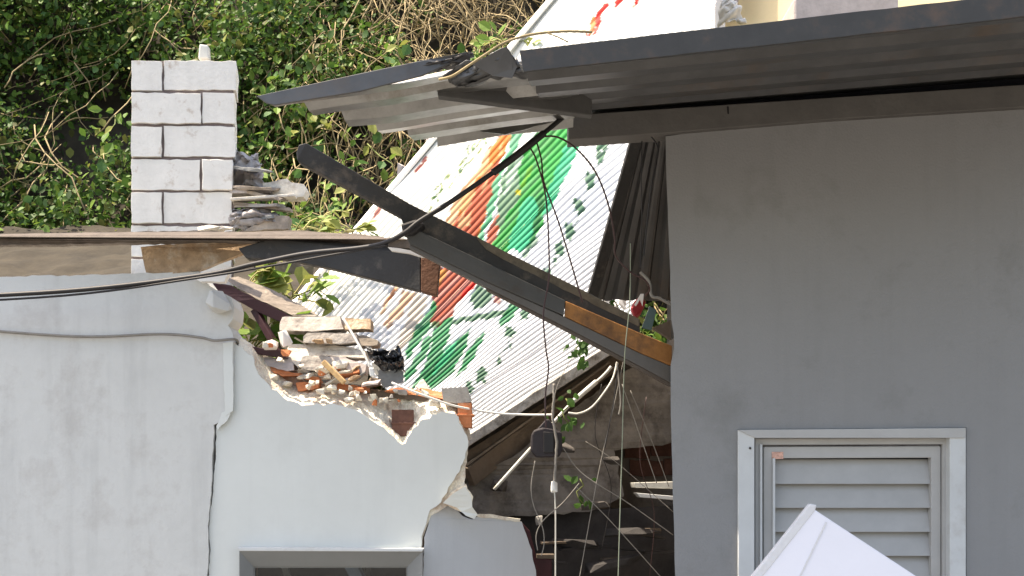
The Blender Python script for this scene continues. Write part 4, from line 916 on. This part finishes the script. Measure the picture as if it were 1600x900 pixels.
line('brown_wire', [(838, 220, 4.79), (846, 250, 4.79), (850, 285, 4.79), (872, 345, 4.79), (892, 410, 4.8), (910, 472, 4.82)], .0032, M_brownw, 'thin brown wire crossing the first and ending on the beam', 'wire')
line('arched_wire', [(842, 214, 4.79), (870, 214, 4.79), (900, 232, 4.79), (930, 268, 4.79), (950, 318, 4.8), (960, 370, 4.82), (962, 400, 4.84), (985, 425, 4.9), (1008, 438, 4.95), (1015, 452, 5.0), (1008, 462, 5.05)], .0035, M_brownw, 'wire arching right from the cable and down to the crushed can', 'wire')
line('roof_wire', [(1018, 214, 4.94), (1026, 226, 4.94), (1028, 240, 4.94), (1018, 290, 4.94), (1012, 340, 4.95), (1006, 400, 4.95)], .003, M_black, 'short black wire dangling from the wall plate by the house corner', 'wire')
line('roof_wire', [(1003, 220, 4.95), (1002, 280, 4.95), (1003, 330, 4.95), (1000, 420, 4.95)], .002, M_black, 'thin straight wire in front of the dark hanging sheet', 'wire')
line('grey_hose', [(1000, 425, 5.1), (1014, 440, 5.1), (1018, 462, 5.1), (1030, 466, 5.1), (1048, 476, 5.1)], .006, M_dull, 'grey hose bending into the house corner above the beam', 'hose')
line('slack_rope', [(536, 497, 5.5), (552, 524, 5.48), (568, 552, 5.46), (578, 572, 5.45)], .006, M_white, 'white cord draped over the rubble heap', 'cord')
tag(bevel(prism('cord_knot', [(576, 574), (583, 575), (586, 588), (578, 588)], .02, M_white, None, 5.44), .004), 'white knot at the lower end of the draped cord', 'knot')
line('slack_rope', [(612, 598, 5.44), (660, 617, 5.44), (710, 634, 5.5), (770, 645, 5.6), (820, 648, 5.65), (866, 648, 5.68)], .0048, M_white, 'white cord stretched from the wall top to the hanging box rope', 'cord')
line('slack_rope', [(888, 645, 5.68), (905, 646, 5.68), (925, 636, 5.7), (945, 612, 5.7), (958, 590, 5.72), (964, 566, 5.74)], .0045, M_pvc, 'white cord curving up from the ivy to the beam', 'cord')
line('box_rope', [(866, 600, 5.66), (865, 630, 5.66), (864, 655, 5.66), (870, 690, 5.66), (868, 720, 5.66), (867, 745, 5.66), (866, 765, 5.66)], .0065, M_dull, 'thick pale rope passing the hanging box', 'rope', wob=.002)
line('pull_rope', [(866, 765, 5.66), (868, 800, 5.66), (868, 900, 5.66), (868, 1200, 5.66)], .0035, M_pvc, 'straight white rope dropping below the hanging box', 'rope')
tag(chunk('rope_knot', P(866, 760, 5.66), (.016, .016, .03), M_white, seed=77, n=20), 'knot in the rope under the hanging box', 'knot')
line('short_white_cord', [(964, 566, 5.7), (968, 600, 5.7), (970, 630, 5.7), (967, 648, 5.7)], .005, M_dull, 'short white cord end dangling from under the beam', 'cord')
for i, (pts, r, m, lab) in enumerate([
    ([(985, 380, 4.96), (984, 470, 4.98), (976, 560, 5.02), (972, 700, 5.1), (966, 900, 5.1), (962, 1100, 5.1)], .0028, mat('green_grey_string', (.24, .27, .20, 1), .8), 'greenish string hanging straight past the bare wood to the bottom'),
    ([(975, 560, 5.7), (958, 640, 5.7), (935, 740, 5.7), (906, 900, 5.7), (890, 1000, 5.7)], .003, M_dull, 'string slanting down left from the cord knot'),
    ([(966, 568, 5.3), (960, 620, 5.3), (945, 700, 5.3)], .003, M_black, 'dark string below the beam, slanting left'),
    ([(972, 600, 5.8), (1000, 680, 5.8), (1026, 755, 5.8)], .003, M_dull, 'pale string slanting right to the white shelf'),
    ([(985, 610, 5.9), (1015, 680, 5.9), (1045, 760, 5.9)], .0025, M_dull, 'fainter string right of the one at the white shelf'),
    ([(880, 700, 5.7), (910, 740, 5.7), (980, 785, 5.7), (1052, 836, 5.7)], .003, M_dull, 'string crossing the room to the right, upper one'),
    ([(900, 760, 5.7), (950, 810, 5.7), (1000, 865, 5.7), (1040, 910, 5.7)], .003, M_dull, 'string crossing the room to the right, lower one'),
    ([(915, 690, 5.9), (960, 720, 5.9), (1052, 800, 5.9)], .0022, M_dull, 'faint thread behind the upper crossing string'),
    ([(836, 720, 5.6), (830, 760, 5.6), (834, 790, 5.6), (848, 825, 5.6), (850, 850, 5.6), (846, 868, 5.6)], .003, M_dull, 'loose string trailing below the box on the left'),
    ([(905, 755, 5.6), (880, 785, 5.6), (850, 812, 5.6), (838, 835, 5.6), (840, 860, 5.6)], .003, M_dull, 'string looping from the ivy to the red post'),
    ([(940, 600, 6.0), (930, 680, 6.0), (955, 760, 6.0), (940, 860, 6.0)], .0026, M_black, 'dark wire winding down in front of the sloping slab'),
    ([(1010, 620, 6.0), (1000, 720, 6.0), (1022, 800, 6.0), (1015, 900, 6.0)], .0024, M_brownw, 'dark wire hanging near the house wall'),
    ([(893, 560, 5.5), (872, 600, 5.5), (862, 640, 5.5)], .002, M_dull, 'fine thread left of the ivy under the beam')]):
    line('loose_string', pts, r * .72, m, lab, 'string', grp='strings in the gap', seed=i)
# dry twig on the canopy and bare twigs above
line('dry_branch', [(686, 124, 4.05), (706, 119, 4.03), (730, 104, 4.02), (760, 84, 4.02), (790, 66, 4.03), (830, 54, 4.05), (880, 49, 4.06), (925, 50, 4.08)], .0042, M_stem, 'dry branch lying across the torn canopy edge', 'branch')
line('dry_twig', [(856, 52, 4.05), (872, 58, 4.05), (888, 66, 4.06)], .002, M_stem, 'thin twig forking from the dry branch', 'twig')

# ------------------------------------------------------------------ background house, board in front
ch = empty('cream_house', P(1350, 1080, 10.2), 'sunlit cream house behind the roof at the upper right', 'house')
cd = lambda x: 11 - 2.2 * (x - 1128) / 772
prism('wall', [(1128, -300, cd(1128)), (1900, -300, cd(1900)), (1900, 1120, cd(1900)), (1128, 1050, cd(1128))], 3.0, M_cream, ch)
prism('pilaster', [(1118, -300), (1134, -300), (1132, 500), (1116, 500)], .2, M_whitep, ch, 10.8)
prism('downpipe', [(1143, -300), (1160, -300), (1154, 16), (1141, 10)], .1, M_lilac, ch, 10.7, bev=.02)
prism('grey_jamb', [(1112, -100), (1118, -100), (1110, 60), (1104, 60)], .05, M_lilac, ch, 9.0)
prism('ledge', [(1240, -2), (1246, -8), (1300, -9), (1420, -12), (1420, 40), (1240, 60)], .7, M_pinkst, ch, 10.1, bev=.03)
prism('orange_patch', [(1213 + 27 * math.cos(q * math.pi / 8), 16 + 7 * math.sin(q * math.pi / 8), cd(1213 + 27 * math.cos(q * math.pi / 8)) - .015) for q in range(16)], .01, mat('orange_patch', (.75, .36, .16, 1), .9, .2, 6, .1), ch)
tag(crumple('white_sack', [(1126, 2, 9.6), (1146, 0, 9.6), (1166, 36, 9.6), (1120, 40, 9.6)], M_whitep, None, 9.6, .05, 2.2, 21), 'white sack slumped in front of the cream house', 'sack')
fb = empty('foam_board', P(1268, 1100, 4.2), 'white board standing tilted in front of the louvred window', 'board')
prism('face', [(1268, 793, 4.2), (1500, 945, 4.2), (1330, 1210, 4.2), (1096, 1010, 4.2)], .03, M_board, fb, bev=.003)
prism('fold_line', [(1290, 815, 4.197), (1292.5, 816.6, 4.197), (1252, 900, 4.197), (1190, 1000, 4.197), (1186, 1000, 4.197), (1249, 900, 4.197)], .004, M_boarde, fb)
prism('edge_strip', [(1266, 787, 4.196), (1276, 789, 4.196), (1274, 797, 4.196), (1110, 1004, 4.196), (1098, 998, 4.196)], .034, M_boarde, fb, bev=.003)
